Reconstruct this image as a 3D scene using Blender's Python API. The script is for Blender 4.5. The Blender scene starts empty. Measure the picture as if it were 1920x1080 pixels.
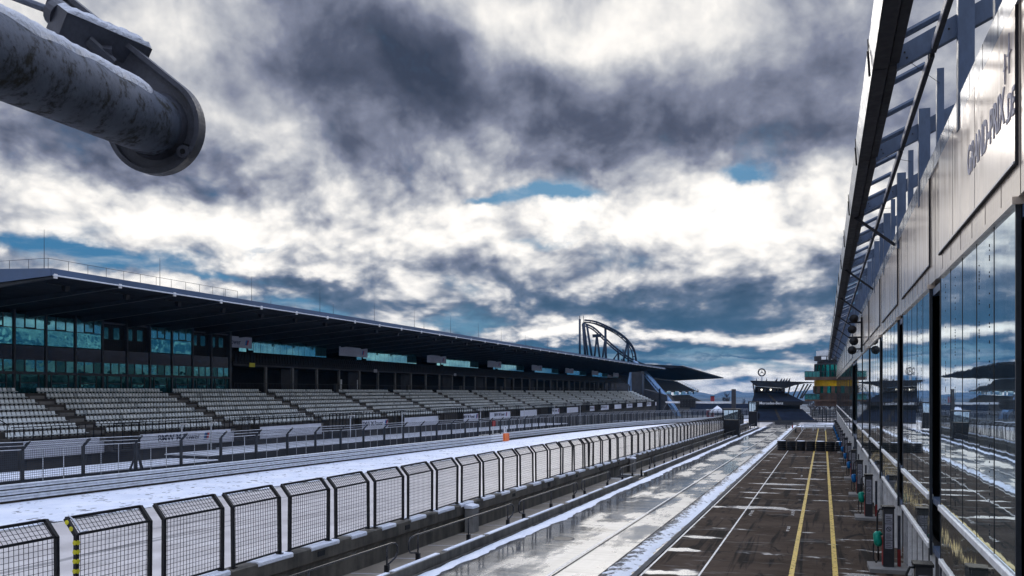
import bpy, math, random
from mathutils import Vector, Matrix
random.seed(7)
R = math.radians
sc = bpy.context.scene
col = sc.collection

# ------------------------------------------------------------------ frame of the place
# camera 5 m above the pit lane at the origin, lane runs along +Y and falls gently
H = 5.0
F = 1650.0
TH = math.atan(584.0 / F)
CT, ST = math.cos(TH), math.sin(TH)
K = F / CT
S = 0.00971                      # fall of the ground along +Y
def g(y): return -S * y
def P(px, py, d):                # a point d metres ahead of the camera
    r = (px - 960.0) / F * d
    z = (735.0 - py) / F * d
    return Vector((CT * r - ST * d, ST * r + CT * d, H + z))
def Yx(px, X):
    d = K * X / (px - 1544.0)
    return (d + X * ST) / CT
GD = R(0.5)
GC, GS = math.cos(GD), math.sin(GD)
def YL(px, L):                   # station along the grandstand of a point L metres left of the lane
    a = math.atan(568.0 / F)
    return L * (F / math.cos(a) / (1528.0 - px) - math.sin(a)) / math.cos(a)

def T_id(v): return v
def T_gnd(v): return (v[0], v[1], v[2] - S * v[1])
def T_gs(v): return (v[0] * GC - v[1] * GS, v[0] * GS + v[1] * GC, v[2])

# ------------------------------------------------------------------ mesh helper
class MB:
    def __init__(s, T=T_id):
        s.v = []; s.f = []; s.T = T
    def add(s, vs, fs):
        o = len(s.v); s.v += [tuple(v) for v in vs]; s.f += [tuple(i + o for i in f) for f in fs]; return s
    def box(s, x0, x1, y0, y1, z0, z1):
        return s.add([(x0,y0,z0),(x1,y0,z0),(x1,y1,z0),(x0,y1,z0),(x0,y0,z1),(x1,y0,z1),(x1,y1,z1),(x0,y1,z1)],
                     [(0,3,2,1),(4,5,6,7),(0,1,5,4),(1,2,6,5),(2,3,7,6),(3,0,4,7)])
    def cbox(s, x0, x1, y0, y1, z0, z1, b):      # box with bevelled long edges
        pts = [(x0+b,z0),(x1-b,z0),(x1,z0+b),(x1,z1-b),(x1-b,z1),(x0+b,z1),(x0,z1-b),(x0,z0+b)]
        return s.prism([(p[0], 0, p[1]) for p in pts], (0, 1, 0), y0, y1)
    def prism(s, poly, ax, a, b):
        n = len(poly); ax = Vector(ax)
        vs = [Vector(p) + ax * a for p in poly] + [Vector(p) + ax * b for p in poly]
        fs = [tuple(range(n))[::-1], tuple(range(n, 2 * n))]
        fs += [(i, (i + 1) % n, n + (i + 1) % n, n + i) for i in range(n)]
        return s.add(vs, fs)
    def quad(s, a, b, c, d): return s.add([a, b, c, d], [(0, 1, 2, 3)])
    def bar(s, a, b, w, h=None, up=(0, 0, 1)):
        h = h or w; a = Vector(a); b = Vector(b); t = (b - a).normalized(); up = Vector(up)
        if abs(t.dot(up)) > .98: up = Vector((0, 1, 0))
        u = t.cross(up).normalized(); w2 = u.cross(t).normalized()
        vs = [p + u * (i * w / 2) + w2 * (j * h / 2) for p in (a, b) for i, j in ((-1,-1),(1,-1),(1,1),(-1,1))]
        return s.add(vs, [(0,1,2,3)[::-1],(4,5,6,7),(0,1,5,4),(1,2,6,5),(2,3,7,6),(3,0,4,7)])
    def tube(s, pts, r, n=8, cap=True):
        pts = [Vector(p) for p in pts]; m = len(pts)
        rs = r if isinstance(r, (list, tuple)) else [r] * m
        ref = None; vs = []
        for i, p in enumerate(pts):
            t = (pts[min(i + 1, m - 1)] - pts[max(i - 1, 0)]).normalized()
            if ref is None:
                ref = Vector((0, 0, 1)) if abs(t.z) < .9 else Vector((1, 0, 0))
            u = t.cross(ref)
            if u.length < 1e-4: u = t.orthogonal()
            u.normalize(); w = u.cross(t).normalized(); ref = w
            vs += [p + (u * math.cos(2*math.pi*k/n) + w * math.sin(2*math.pi*k/n)) * rs[i] for k in range(n)]
        fs = [(i*n + k, i*n + (k+1) % n, (i+1)*n + (k+1) % n, (i+1)*n + k) for i in range(m - 1) for k in range(n)]
        if cap: fs += [tuple(range(n))[::-1], tuple((m-1)*n + k for k in range(n))]
        return s.add(vs, fs)
    def ring(s, c, axis, R1, r, n=24, m=8):
        c = Vector(c); ax = Vector(axis).normalized(); u = ax.orthogonal().normalized(); w = ax.cross(u)
        vs = []
        for i in range(n):
            a = 2*math.pi*i/n; e = u*math.cos(a) + w*math.sin(a)
            for j in range(m):
                b = 2*math.pi*j/m; vs.append(c + e*(R1 + r*math.cos(b)) + ax*(r*math.sin(b)))
        fs = [(i*m + j, i*m + (j+1) % m, ((i+1) % n)*m + (j+1) % m, ((i+1) % n)*m + j) for i in range(n) for j in range(m)]
        return s.add(vs, fs)
    def build(s, name, m, parent=None, smooth=False):
        vs = [Vector(s.T(v)) for v in s.v]
        if parent is not None:
            o = parent
            org = Vector((0, 0, 0)); root = parent
            while o is not None: org += o.location; root = o; o = o.parent
            if root.name in LOCAL: org = Vector((0, 0, 0))       # parts written in the thing's own coordinates
            loc = Vector((0, 0, 0))
        else:
            xs = [v.x for v in vs]; ys = [v.y for v in vs]; zs = [v.z for v in vs]
            org = Vector(((min(xs)+max(xs))/2, (min(ys)+max(ys))/2, min(zs))); loc = org
        me = bpy.data.meshes.new(name)
        me.from_pydata([v - org for v in vs], [], s.f)
        me.materials.append(m)
        if smooth: me.polygons.foreach_set('use_smooth', [True] * len(me.polygons))
        me.update()
        ob = bpy.data.objects.new(name, me); col.objects.link(ob)
        ob.location = loc
        if parent is not None: ob.parent = parent
        return ob

def tag(o, label=None, cat=None, group=None, kind=None):
    if label: o['label'] = label
    if cat: o['category'] = cat
    if group: o['group'] = group
    if kind: o['kind'] = kind
    return o
def thing(name, label, cat, loc=(0, 0, 0), group=None):
    o = bpy.data.objects.new(name, None); col.objects.link(o); o.location = loc
    o.empty_display_size = .3
    return tag(o, label, cat, group)
LOCAL = set()
def lthing(*a):
    o = thing(*a); LOCAL.add(o.name); return o
def struct(mb, name, m, smooth=False): return tag(mb.build(name, m, None, smooth), kind='structure')
def copy_tree(o, parent=None):
    c = o.copy(); col.objects.link(c)
    if parent is not None: c.parent = parent
    for ch in list(o.children): copy_tree(ch, c)
    return c
WORDS = 'first second third fourth fifth sixth seventh eighth ninth tenth eleventh twelfth thirteenth fourteenth fifteenth sixteenth seventeenth eighteenth nineteenth twentieth'.split()

# ------------------------------------------------------------------ materials
class NT:
    flat = False
    def __init__(s, tree): s.t = tree; s.n = tree.nodes; s.l = tree.links
    def new(s, typ, **kw):
        n = s.n.new(typ)
        for k, v in kw.items(): setattr(n, k, v)
        return n
    def put(s, sock, v):
        if hasattr(v, 'is_linked') or hasattr(v, 'links'): s.l.new(v, sock)
        elif v is not None: sock.default_value = v
    def math(s, op, a, b=None, c=None, clamp=False):
        n = s.new('ShaderNodeMath', operation=op, use_clamp=clamp)
        s.put(n.inputs[0], a); s.put(n.inputs[1], b); s.put(n.inputs[2], c); return n.outputs[0]
    def vmul(s, v, k):
        n = s.new('ShaderNodeVectorMath', operation='MULTIPLY'); s.put(n.inputs[0], v); n.inputs[1].default_value = k; return n.outputs[0]
    def noise(s, v, scale, detail=4, rough=.55, dist=0.0, off=None):
        n = s.new('ShaderNodeTexNoise'); 
        if v is not None: s.put(n.inputs['Vector'], v)
        n.inputs['Scale'].default_value = scale; n.inputs['Detail'].default_value = detail
        n.inputs['Roughness'].default_value = rough; n.inputs['Distortion'].default_value = dist
        if s.flat: n.noise_dimensions = '2D'
        return n.outputs[0]
    def step(s, x, a, b, lo=0.0, hi=1.0):
        n = s.new('ShaderNodeMapRange', interpolation_type='SMOOTHSTEP')
        s.put(n.inputs[0], x); n.inputs[1].default_value = a; n.inputs[2].default_value = b
        n.inputs[3].default_value = lo; n.inputs[4].default_value = hi; return n.outputs[0]
    def mix(s, f, a, b):
        n = s.new('ShaderNodeMix', data_type='RGBA')
        s.put(n.inputs[0], f); 
        for k, v in ((6, a), (7, b)):
            if isinstance(v, tuple) and len(v) == 3: v = v + (1,)
            s.put(n.inputs[k], v)
        return n.outputs[2]
    def sep(s, v):
        n = s.new('ShaderNodeSeparateXYZ'); s.put(n.inputs[0], v); return n.outputs
    def comb(s, x, y, z):
        n = s.new('ShaderNodeCombineXYZ'); s.put(n.inputs[0], x); s.put(n.inputs[1], y); s.put(n.inputs[2], z); return n.outputs[0]
    def bump(s, h, strength, dist=.02):
        n = s.new('ShaderNodeBump'); n.inputs['Strength'].default_value = strength; n.inputs['Distance'].default_value = dist
        s.put(n.inputs['Height'], h); return n.outputs[0]

def base(name):
    m = bpy.data.materials.new(name); m.use_nodes = True
    t = NT(m.node_tree); b = m.node_tree.nodes['Principled BSDF']
    return m, t, b
def wpos(t): return t.new('ShaderNodeNewGeometry').outputs['Position']
def opos(t): return t.new('ShaderNodeTexCoord').outputs['Object']
def mat(name, c, rough=.6, metal=0.0, var=.25, scale=3.0, bump=.0, c2=None, stretch=(1,1,1), spec=.32, rvar=.1):
    m, t, b = base(name)
    v = t.vmul(opos(t), stretch)
    n = t.noise(v, scale, 6, .6)
    n2 = t.noise(v, scale * 7, 4, .6)
    f = t.math('ADD', t.math('MULTIPLY', n, .65), t.math('MULTIPLY', n2, .35))
    f = t.step(f, .3, .7)
    lo = tuple(x * (1 - var) for x in c); hi = c2 if c2 else tuple(min(1, x * (1 + var)) for x in c)
    t.put(b.inputs['Base Color'], t.mix(f, lo, hi))
    t.put(b.inputs['Roughness'], t.step(n2, .3, .7, max(.02, rough - rvar), min(1, rough + rvar)))
    b.inputs['Metallic'].default_value = metal
    b.inputs['Specular IOR Level'].default_value = spec
    if bump: t.put(b.inputs['Normal'], t.bump(n2, bump))
    return m

M = {}
M['black_steel'] = mat('black_steel', (.009, .009, .011), .5, .0, .3, 4, spec=.25)
M['galv'] = mat('galvanised_steel', (.60, .63, .68), .4, .1, .2, 3)
M['rail_steel'] = mat('handrail_steel', (.022, .022, .026), .3, .2, .3, 6)
M['blue_steel'] = mat('painted_blue_grey_steel', (.068, .098, .16), .42, .0, .25, 2, stretch=(1, 1, .4))
M['dark_steel'] = mat('dark_painted_steel', (.03, .034, .042), .5, .0, .3, 2)
M['gutter'] = mat('gutter_sheet', (.028, .028, .032), .7, .0, .3, .8, spec=.15)
M['fascia_light'] = mat('fascia_sheet', (.50, .50, .50), .35, .5, .15, .6)
M['white_rail'] = mat('white_painted_rail', (.72, .72, .72), .4, 0, .2, 4)
M['white_sheet'] = mat('white_banner', (.66, .69, .80), .55, 0, .10, .5)
M['grey_board'] = mat('grey_banner', (.34, .36, .44), .55, 0, .12, .5)
M['lettering'] = mat('dark_lettering', (.02, .025, .06), .5, 0, .2, 4)
M['faded_letter'] = mat('faded_blue_lettering', (.36, .35, .42), .5, 0, .2, 4)
M['white_letter'] = mat('white_lettering', (.75, .77, .80), .5, 0, .1, 4)
M['stripe_blue'] = mat('stripe_blue', (.03, .16, .42), .5, 0, .1, 4)
M['stripe_navy'] = mat('stripe_navy', (.03, .03, .12), .5, 0, .1, 4)
M['stripe_red'] = mat('stripe_red', (.55, .05, .05), .5, 0, .1, 4)
M['seat'] = mat('pale_plastic_seat', (.78, .84, .86), .3, 0, .10, 1.5, spec=.6)
def seat_mat():
    m, t, b = base('pale_plastic_seat')
    ri = t.new('ShaderNodeNewGeometry').outputs['Random Per Island']
    n = t.noise(opos(t), .25, 4, .6)
    colr = t.mix(ri, (.58, .64, .67), (.84, .88, .88))
    colr = t.mix(t.step(ri, .93, .97), colr, (.34, .38, .40))
    colr = t.mix(t.math('MULTIPLY', t.step(n, .5, .7), .3), colr, (.45, .47, .48))
    t.put(b.inputs['Base Color'], colr); b.inputs['Roughness'].default_value = .32
    return m
M['seat'] = seat_mat()
M['dark_seat'] = mat('dark_plastic_seat', (.012, .012, .015), .65, 0, .2, 1.5, spec=.1)
M['tier'] = mat('grey_brown_terrace_concrete', (.055, .050, .046), .75, 0, .4, .7)
M['rust_base'] = mat('brown_backing_board', (.045, .034, .024), .8, 0, .4, 2)
M['dark_conc'] = mat('dark_concrete', (.045, .046, .052), .75, 0, .35, .5, spec=.2)
M['mid_conc'] = mat('mid_concrete', (.17, .165, .16), .75, 0, .35, .6, bump=.2)
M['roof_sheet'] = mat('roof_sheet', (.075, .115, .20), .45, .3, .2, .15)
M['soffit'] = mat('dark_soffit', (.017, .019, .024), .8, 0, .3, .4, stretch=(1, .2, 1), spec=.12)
M['interior'] = mat('dark_interior', (.012, .013, .015), .8, 0, .5, .6)
M['green_bag'] = mat('green_nozzle_cover', (.0, .22, .15), .45, 0, .3, 12)
M['blue_bag'] = mat('blue_nozzle_cover', (.0, .10, .28), .45, 0, .3, 12)
M['rubber'] = mat('black_rubber', (.012, .012, .013), .6, 0, .4, 8, bump=.3)
M['pump_body'] = mat('charcoal_pump_housing', (.03, .03, .034), .4, 0, .3, 3)
M['plate_label'] = mat('grey_label_plate', (.26, .26, .30), .5, 0, .2, 6)
M['red_paint'] = mat('dull_red_paint', (.28, .03, .03), .5, 0, .3, 4)
M['orange'] = mat('orange_plastic', (.75, .16, .03), .5, 0, .15, 2)
M['yellow_tape'] = mat('yellow_tape', (.55, .50, .02), .5, 0, .2, 9)
M['yellow_band'] = mat('yellow_band', (.48, .28, .0), .5, 0, .3, .8)
M['brown_band'] = mat('brown_cladding', (.09, .055, .04), .5, 0, .4, .6)
M['navy'] = mat('navy_seating', (.012, .022, .05), .5, 0, .3, .6)
M['coaster'] = mat('coaster_steel', (.016, .026, .05), .45, .2, .3, .5)
M['coaster_pale'] = mat('pale_blue_coaster_steel', (.16, .27, .45), .4, .3, .2, .5)
M['bark'] = mat('bark', (.045, .03, .028), .9, 0, .3, 6)
M['twig'] = mat('winter_twigs', (.05, .04, .045), .9, 0, .4, 3)
M['lamp_glow'] = None

def snow_mat(name, specks=0.0, dim=1.0):
    m, t, b = base(name)
    p = wpos(t)
    n = t.noise(p, .6, 5, .6); n2 = t.noise(p, 5, 6, .65); n3 = t.noise(p, 26, 3, .6)
    colr = t.mix(t.step(n, .35, .7), tuple(x * dim for x in (.66, .70, .80)), tuple(x * dim for x in (.80, .82, .89)))
    if specks:
        sp = t.vmul(p, (1.6, 1.0, 1))
        v = t.new('ShaderNodeTexVoronoi'); t.put(v.inputs['Vector'], sp); v.inputs['Scale'].default_value = 2.0
        v.inputs['Randomness'].default_value = 1
        nn = t.noise(sp, 9, 3, .6)
        rad = t.step(t.noise(p, .8, 4, .6), .4, .72, .05, .42 * specks)
        d = t.math('ADD', v.outputs['Distance'], t.math('MULTIPLY', t.math('SUBTRACT', nn, .5), .35))
        mask = t.math('LESS_THAN', d, rad)
        colr = t.mix(mask, colr, (.06, .06, .07))
    t.put(b.inputs['Base Color'], colr)
    b.inputs['Roughness'].default_value = .55
    h = t.math('ADD', t.math('MULTIPLY', n2, .8), t.math('MULTIPLY', n3, .25))
    t.put(b.inputs['Normal'], t.bump(h, .7, .12))
    return m
M['snow'] = snow_mat('snow')
M['gravel'] = snow_mat('gravel_with_snow', 2.2)
M['snow_gravel'] = snow_mat('snow_over_gravel', 1.0)
M['pipe_snow'] = snow_mat('backlit_snow', dim=.72)  # snow dimmed: its backlit shade is put into the colour

def berm_mat():
    m, t, b = base('ploughed_snow')
    p = wpos(t); s = t.sep(p)
    n = t.noise(p, 3.2, 7, .68); n2 = t.noise(p, 14, 5, .65)
    big = t.noise(t.vmul(p, (1, .25, 1)), .9, 4, .6)
    f = t.math('ADD', t.math('MULTIPLY', n, .6), t.math('MULTIPLY', big, .4))
    f = t.math('ADD', f, t.math('MULTIPLY', t.math('ADD', s[0], 5.62), .24))
    melt = t.step(f, .43, .52)
    t.put(b.inputs['Base Color'], t.mix(melt, (.05, .055, .07), (.80, .83, .90)))
    t.put(b.inputs['Roughness'], t.step(melt, 0, 1, .12, .6))
    t.put(b.inputs['Normal'], t.bump(t.math('ADD', n, t.math('MULTIPLY', n2, .4)), .9, .15))
    return m
M['berm'] = berm_mat()

def wet_lane():
    m, t, b = base('wet_asphalt')
    p = wpos(t)
    lon = t.noise(t.vmul(p, (1.1, .05, 1)), 1.0, 5, .6)          # wheel tracks along the lane
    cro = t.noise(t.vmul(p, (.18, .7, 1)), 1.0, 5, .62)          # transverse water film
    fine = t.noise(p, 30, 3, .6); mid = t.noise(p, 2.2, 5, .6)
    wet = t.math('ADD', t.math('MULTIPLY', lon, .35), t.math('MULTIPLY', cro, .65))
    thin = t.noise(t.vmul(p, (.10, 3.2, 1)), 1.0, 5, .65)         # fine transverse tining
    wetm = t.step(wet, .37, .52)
    base_c = t.mix(wetm, (.05, .049, .05), (.19, .187, .185))  # wet areas paler: salt residue, plus sky glare put into the base colour
    base_c = t.mix(t.step(thin, .50, .64, 0, .8), base_c, (.075, .072, .07))
    t.put(b.inputs['Base Color'], base_c)
    pudl = t.step(t.noise(t.vmul(p, (.5, .16, 1)), 1.0, 5, .6), .40, .58)
    base_c = t.mix(t.step(lon, .42, .62, .0, .55), base_c, (.06, .06, .062))
    t.put(b.inputs['Base Color'], base_c)
    edge = t.step(t.sep(p)[0], -9.9, -8.9)
    t.put(b.inputs['Roughness'], t.math('MULTIPLY', t.math('ADD', t.step(pudl, 0, 1, .32, .11), t.step(thin, .3, .7, -.05, .06)), t.step(edge, 0, 1, .22, 1.0)))
    t.put(b.inputs['IOR'], t.step(wet, .34, .50, 1.6, 2.8))
    b.inputs['Specular IOR Level'].default_value = .6
    h = t.math('ADD', t.math('MULTIPLY', fine, t.step(wet, .40, .58, .5, .02)), t.math('MULTIPLY', mid, .15))
    t.put(b.inputs['Normal'], t.bump(h, .25, .01))
    return m
M['wet_lane'] = wet_lane()

def apron_mat():
    m, t, b = base('damp_asphalt')
    p = wpos(t); s = t.sep(p)
    big = t.noise(t.vmul(p, (.35, .5, 1)), 1, 5, .6); mid = t.noise(p, 2.5, 6, .62); fine = t.noise(p, 45, 3, .6)
    # water lying in the cross joints, one every 3 m
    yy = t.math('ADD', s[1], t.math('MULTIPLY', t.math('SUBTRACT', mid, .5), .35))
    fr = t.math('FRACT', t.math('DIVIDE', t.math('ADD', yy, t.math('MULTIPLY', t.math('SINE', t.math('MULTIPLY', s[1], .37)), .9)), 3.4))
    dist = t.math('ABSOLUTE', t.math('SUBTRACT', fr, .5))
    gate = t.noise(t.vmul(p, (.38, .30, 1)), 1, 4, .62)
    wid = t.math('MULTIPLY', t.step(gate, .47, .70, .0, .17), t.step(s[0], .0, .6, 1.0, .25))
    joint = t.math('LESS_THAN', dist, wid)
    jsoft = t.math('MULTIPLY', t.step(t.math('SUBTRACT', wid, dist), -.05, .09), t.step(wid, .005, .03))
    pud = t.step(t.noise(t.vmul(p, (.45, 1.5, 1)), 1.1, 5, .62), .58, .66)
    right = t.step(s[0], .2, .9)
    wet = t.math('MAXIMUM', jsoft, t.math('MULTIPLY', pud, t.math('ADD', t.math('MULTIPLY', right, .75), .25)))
    # tyre marks running along the lane
    tr = t.noise(t.vmul(p, (2.6, .10, 1)), 1.0, 3, .6, .4)
    tr2 = t.noise(t.vmul(p, (.9, .22, 1)), 1.3, 4, .6, 1.2)
    track = t.math('MAXIMUM', t.step(tr, .54, .64), t.step(tr2, .57, .66))
    seam = t.math('LESS_THAN', dist, .006)
    colr = t.mix(t.step(big, .3, .7), (.038, .026, .018), (.074, .053, .040))
    colr = t.mix(t.math('MULTIPLY', t.step(mid, .45, .75), .4), colr, (.098, .074, .058))
    colr = t.mix(t.math('MULTIPLY', track, .8), colr, (.010, .010, .010))
    colr = t.mix(seam, colr, (.02, .02, .02))
    colr = t.mix(t.math('MULTIPLY', wet, .8), colr, (.26, .25, .245))  # pale ice tone in the wet, with sky glare put into the colour
    t.put(b.inputs['Base Color'], colr)
    t.put(b.inputs['Roughness'], t.step(wet, .1, .8, .88, .27))
    t.put(b.inputs['IOR'], t.step(wet, .2, .8, 1.25, 3.2))
    t.put(b.inputs['Specular IOR Level'], t.step(wet, .1, .6, .12, .5))
    h = t.math('MULTIPLY', fine, t.math('SUBTRACT', 1.0, wet))
    t.put(b.inputs['Normal'], t.bump(h, .5, .012))
    return m
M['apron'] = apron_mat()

def track_mat():
    m, t, b = base('race_track_surface')
    p = wpos(t)
    a = t.noise(t.vmul(p, (.8, .03, 1)), 1, 5, .6); f = t.noise(p, 30, 3, .6); c = t.noise(t.vmul(p, (.2, .5, 1)), 1.2, 5, .6)
    colr = t.mix(t.step(c, .35, .7), (.53, .485, .465), (.63, .585, .565))
    line = t.step(t.noise(t.vmul(p, (1.4, .035, 1)), 1.3, 2, .5, .5), .64, .68)
    colr = t.mix(t.math('MULTIPLY', line, .6), colr, (.05, .05, .055))
    t.put(b.inputs['Base Color'], colr)
    t.put(b.inputs['Roughness'], t.step(a, .3, .7, .28, .45)); b.inputs['IOR'].default_value = 1.9
    t.put(b.inputs['Normal'], t.bump(f, .2, .01))
    return m
M['track'] = track_mat()

def glass_mat(name, c, rough=.015, metal=.92, wave=.0, wscale=.6, streak=0.0):
    m, t, b = base(name)
    p = opos(t)
    n = t.noise(t.vmul(p, (1, 1.5, .12)), 1.6, 4, .6)
    dirt = t.step(n, .3, .75)
    t.put(b.inputs['Base Color'], t.mix(dirt, tuple(x * .88 for x in c), c))
    b.inputs['Metallic'].default_value = metal
    t.put(b.inputs['Roughness'], t.step(n, .35, .75, rough, rough + streak))
    if wave:
        w = t.noise(p, wscale, 2, .5)
        t.put(b.inputs['Normal'], t.bump(w, wave, .05))
    return m
M['mirror_glass'] = glass_mat('mirror_coated_glass', (.58, .74, .83), .01, .95, .035, .9, .02)
M['wavy_glass'] = glass_mat('wavy_lower_glass', (.30, .36, .36), .03, .9, .16, 1.3, .05)
M['dark_glass'] = glass_mat('dark_green_glass', (.02, .085, .09), .05, .6, .05, .8, .05)
M['teal_glass'] = glass_mat('teal_glass', (.24, .62, .66), .03, .9, .10, .5, .06)
M['teal_wavy'] = glass_mat('teal_wavy_glass', (.10, .38, .42), .03, .9, .6, .7, .06)
M['teal_dark'] = glass_mat('dark_teal_glass', (.03, .14, .155), .05, .8, .3, .7, .06)
M['green_glass'] = glass_mat('green_glass', (.02, .30, .25), .06, .8, .1, .6, .05)
M['black_glass'] = glass_mat('black_spandrel_glass', (.035, .035, .045), .08, .7, .3, .6, .08)

def panel_mat(name, c, c2):
    m, t, b = base(name)
    p = opos(t)
    n = t.noise(t.vmul(p, (3, 2.4, .18)), 1.6, 5, .6)
    n2 = t.noise(p, .5, 3, .5)
    t.put(b.inputs['Base Color'], t.mix(t.step(n, .3, .7), c, c2))
    b.inputs['Metallic'].default_value = .28
    b.inputs['Specular IOR Level'].default_value = .32
    t.put(b.inputs['Roughness'], t.step(n, .3, .7, .13, .25))
    t.put(b.inputs['Normal'], t.bump(n2, .02, .05))
    return m
M['panel'] = panel_mat('beige_metal_panel', (.76, .63, .53), (.88, .77, .67))
M['clad'] = panel_mat('beige_cladding', (.64, .53, .43), (.78, .66, .55))
M['cap'] = panel_mat('grey_cap_sheet', (.38, .40, .44), (.48, .50, .54))

def mesh_mat(name, cell, line, c, solid=0.0):
    m, t, b = base(name)
    s = t.sep(opos(t))
    def ln(x): 
        fr = t.math('FRACT', t.math('DIVIDE', x, cell)); return t.math('LESS_THAN', fr, line)
    k = t.math('MAXIMUM', ln(s[1]), ln(s[2]))
    k = t.math('MAXIMUM', k, solid)
    tr = t.new('ShaderNodeBsdfTransparent'); mx = t.new('ShaderNodeMixShader')
    b.inputs['Base Color'].default_value = c + (1,); b.inputs['Roughness'].default_value = .6
    t.put(mx.inputs[0], k); t.l.new(tr.outputs[0], mx.inputs[1]); t.l.new(b.outputs[0], mx.inputs[2])
    t.l.new(mx.outputs[0], m.node_tree.nodes['Material Output'].inputs[0])
    return m
M['wire_mesh'] = mesh_mat('debris_fence_mesh', .11, .19, (.03, .038, .055))
M['tower_rail'] = mesh_mat('railing_mesh', .3, .22, (.05, .07, .08))

def pipe_mat():
    m, t, b = base('weathered_pipe_paint')
    p = opos(t)
    n = t.noise(t.vmul(p, (2.5, 2.5, 2.0)), 3.2, 8, .70); n2 = t.noise(p, 28, 5, .7); n3 = t.noise(p, 3, 4, .6)
    dirt = t.step(t.math('ADD', t.math('MULTIPLY', n, .65), t.math('MULTIPLY', n2, .35)), .46, .62)
    colr = t.mix(t.step(n3, .3, .7), (.075, .090, .125), (.13, .15, .20))
    colr = t.mix(dirt, colr, (.035, .033, .028))
    colr = t.mix(t.math('MULTIPLY', t.step(n2, .62, .72), .8), colr, (.02, .02, .02))
    t.put(b.inputs['Base Color'], colr)
    t.put(b.inputs['Roughness'], t.step(dirt, 0, 1, .6, .85)); b.inputs['Specular IOR Level'].default_value = .25
    t.put(b.inputs['Normal'], t.bump(n2, .25, .01))
    return m
M['pipe'] = pipe_mat()
M['plate'] = mat('painted_plate', (.062, .066, .085), .45, 0, .3, 6, bump=.1)

def wall_mat():
    m, t, b = base('stained_pit_wall')
    p = opos(t)
    n = t.noise(t.vmul(p, (1, 1, .15)), 1.6, 6, .65); n2 = t.noise(p, 6, 5, .6); n3 = t.noise(t.vmul(p, (1, .35, 1)), .8, 4, .6)
    colr = t.mix(t.step(n, .35, .68), (.022, .020, .017), (.10, .09, .075))
    colr = t.mix(t.math('MULTIPLY', t.step(n3, .45, .7), .5), colr, (.15, .135, .11))
    colr = t.mix(t.math('MULTIPLY', t.step(n2, .5, .75), .35), colr, (.02, .02, .02))
    t.put(b.inputs['Base Color'], colr); b.inputs['Roughness'].default_value = .7
    t.put(b.inputs['Normal'], t.bump(n2, .3, .02))
    return m
M['pit_wall'] = wall_mat()
M['platform'] = mat('platform_concrete', (.21, .18, .145), .6, 0, .3, .8, bump=.1)
def paint(name, c, thr=.36):
    m, t, b = base(name)
    p = wpos(t); n = t.noise(p, 7, 6, .7)
    tr = t.new('ShaderNodeBsdfTransparent'); mx = t.new('ShaderNodeMixShader')
    t.put(b.inputs['Base Color'], t.mix(t.step(t.noise(p, 2, 4, .6), .3, .7), tuple(x*.75 for x in c), c))
    b.inputs['Roughness'].default_value = .45
    t.put(mx.inputs[0], t.step(n, thr, thr + .1)); t.l.new(tr.outputs[0], mx.inputs[1]); t.l.new(b.outputs[0], mx.inputs[2])
    t.l.new(mx.outputs[0], m.node_tree.nodes['Material Output'].inputs[0])
    return m
M['yellow_line'] = paint('worn_yellow_paint', (.62, .40, .02))
M['white_line'] = paint('worn_white_paint', (.66, .64, .62))
M['faint_line'] = paint('faint_white_paint', (.42, .40, .39), .47)
def hill_mat():
    m, t, b = base('winter_hills')
    p = wpos(t)
    n = t.noise(t.vmul(p, (1, 1, 3)), .006, 6, .6)
    t.put(b.inputs['Base Color'], t.mix(t.step(n, .42, .6), (.012, .03, .045), (.06, .09, .12)))
    b.inputs['Roughness'].default_value = .9
    return m
M['hills'] = hill_mat()
def ground_mat():
    m, t, b = base('winter_ground')
    p = wpos(t)
    n = t.noise(p, .05, 6, .65); n2 = t.noise(p, .9, 5, .65)
    f = t.math('ADD', t.math('MULTIPLY', n, .6), t.math('MULTIPLY', n2, .4))
    t.put(b.inputs['Base Color'], t.mix(t.step(f, .52, .62), (.035, .040, .040), (.55, .58, .66)))
    b.inputs['Roughness'].default_value = .8
    t.put(b.inputs['Normal'], t.bump(n2, .5, .1))
    return m
M['ground'] = ground_mat()

def text_mesh(body, size, name, m, parent, mw, bold=.0, ext=.004, sx=1.0):
    cu = bpy.data.curves.new('lettering', 'FONT'); cu.body = body; cu.size = size
    cu.extrude = ext; cu.offset = bold; cu.align_x = 'CENTER'; cu.align_y = 'CENTER'; cu.resolution_u = 3
    to = bpy.data.objects.new('lettering', cu); col.objects.link(to)
    dg = bpy.context.evaluated_depsgraph_get()
    me = bpy.data.meshes.new_from_object(to.evaluated_get(dg))
    bpy.data.objects.remove(to); bpy.data.curves.remove(cu)
    me.transform(mw @ Matrix.Diagonal((sx, 1, 1, 1)))
    org = Vector((0, 0, 0)); o = parent
    while o is not None: org += o.location; o = o.parent
    me.transform(Matrix.Translation(-org))
    me.materials.clear(); me.materials.append(m)
    ob = bpy.data.objects.new(name, me); col.objects.link(ob); ob.parent = parent
    return ob
def frame(loc, right, up):       # matrix whose x runs along right and y along up
    r = Vector(right).normalized(); u = Vector(up).normalized(); n = r.cross(u)
    return Matrix(((r.x, u.x, n.x, loc[0]), (r.y, u.y, n.y, loc[1]), (r.z, u.z, n.z, loc[2]), (0, 0, 0, 1)))

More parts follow.
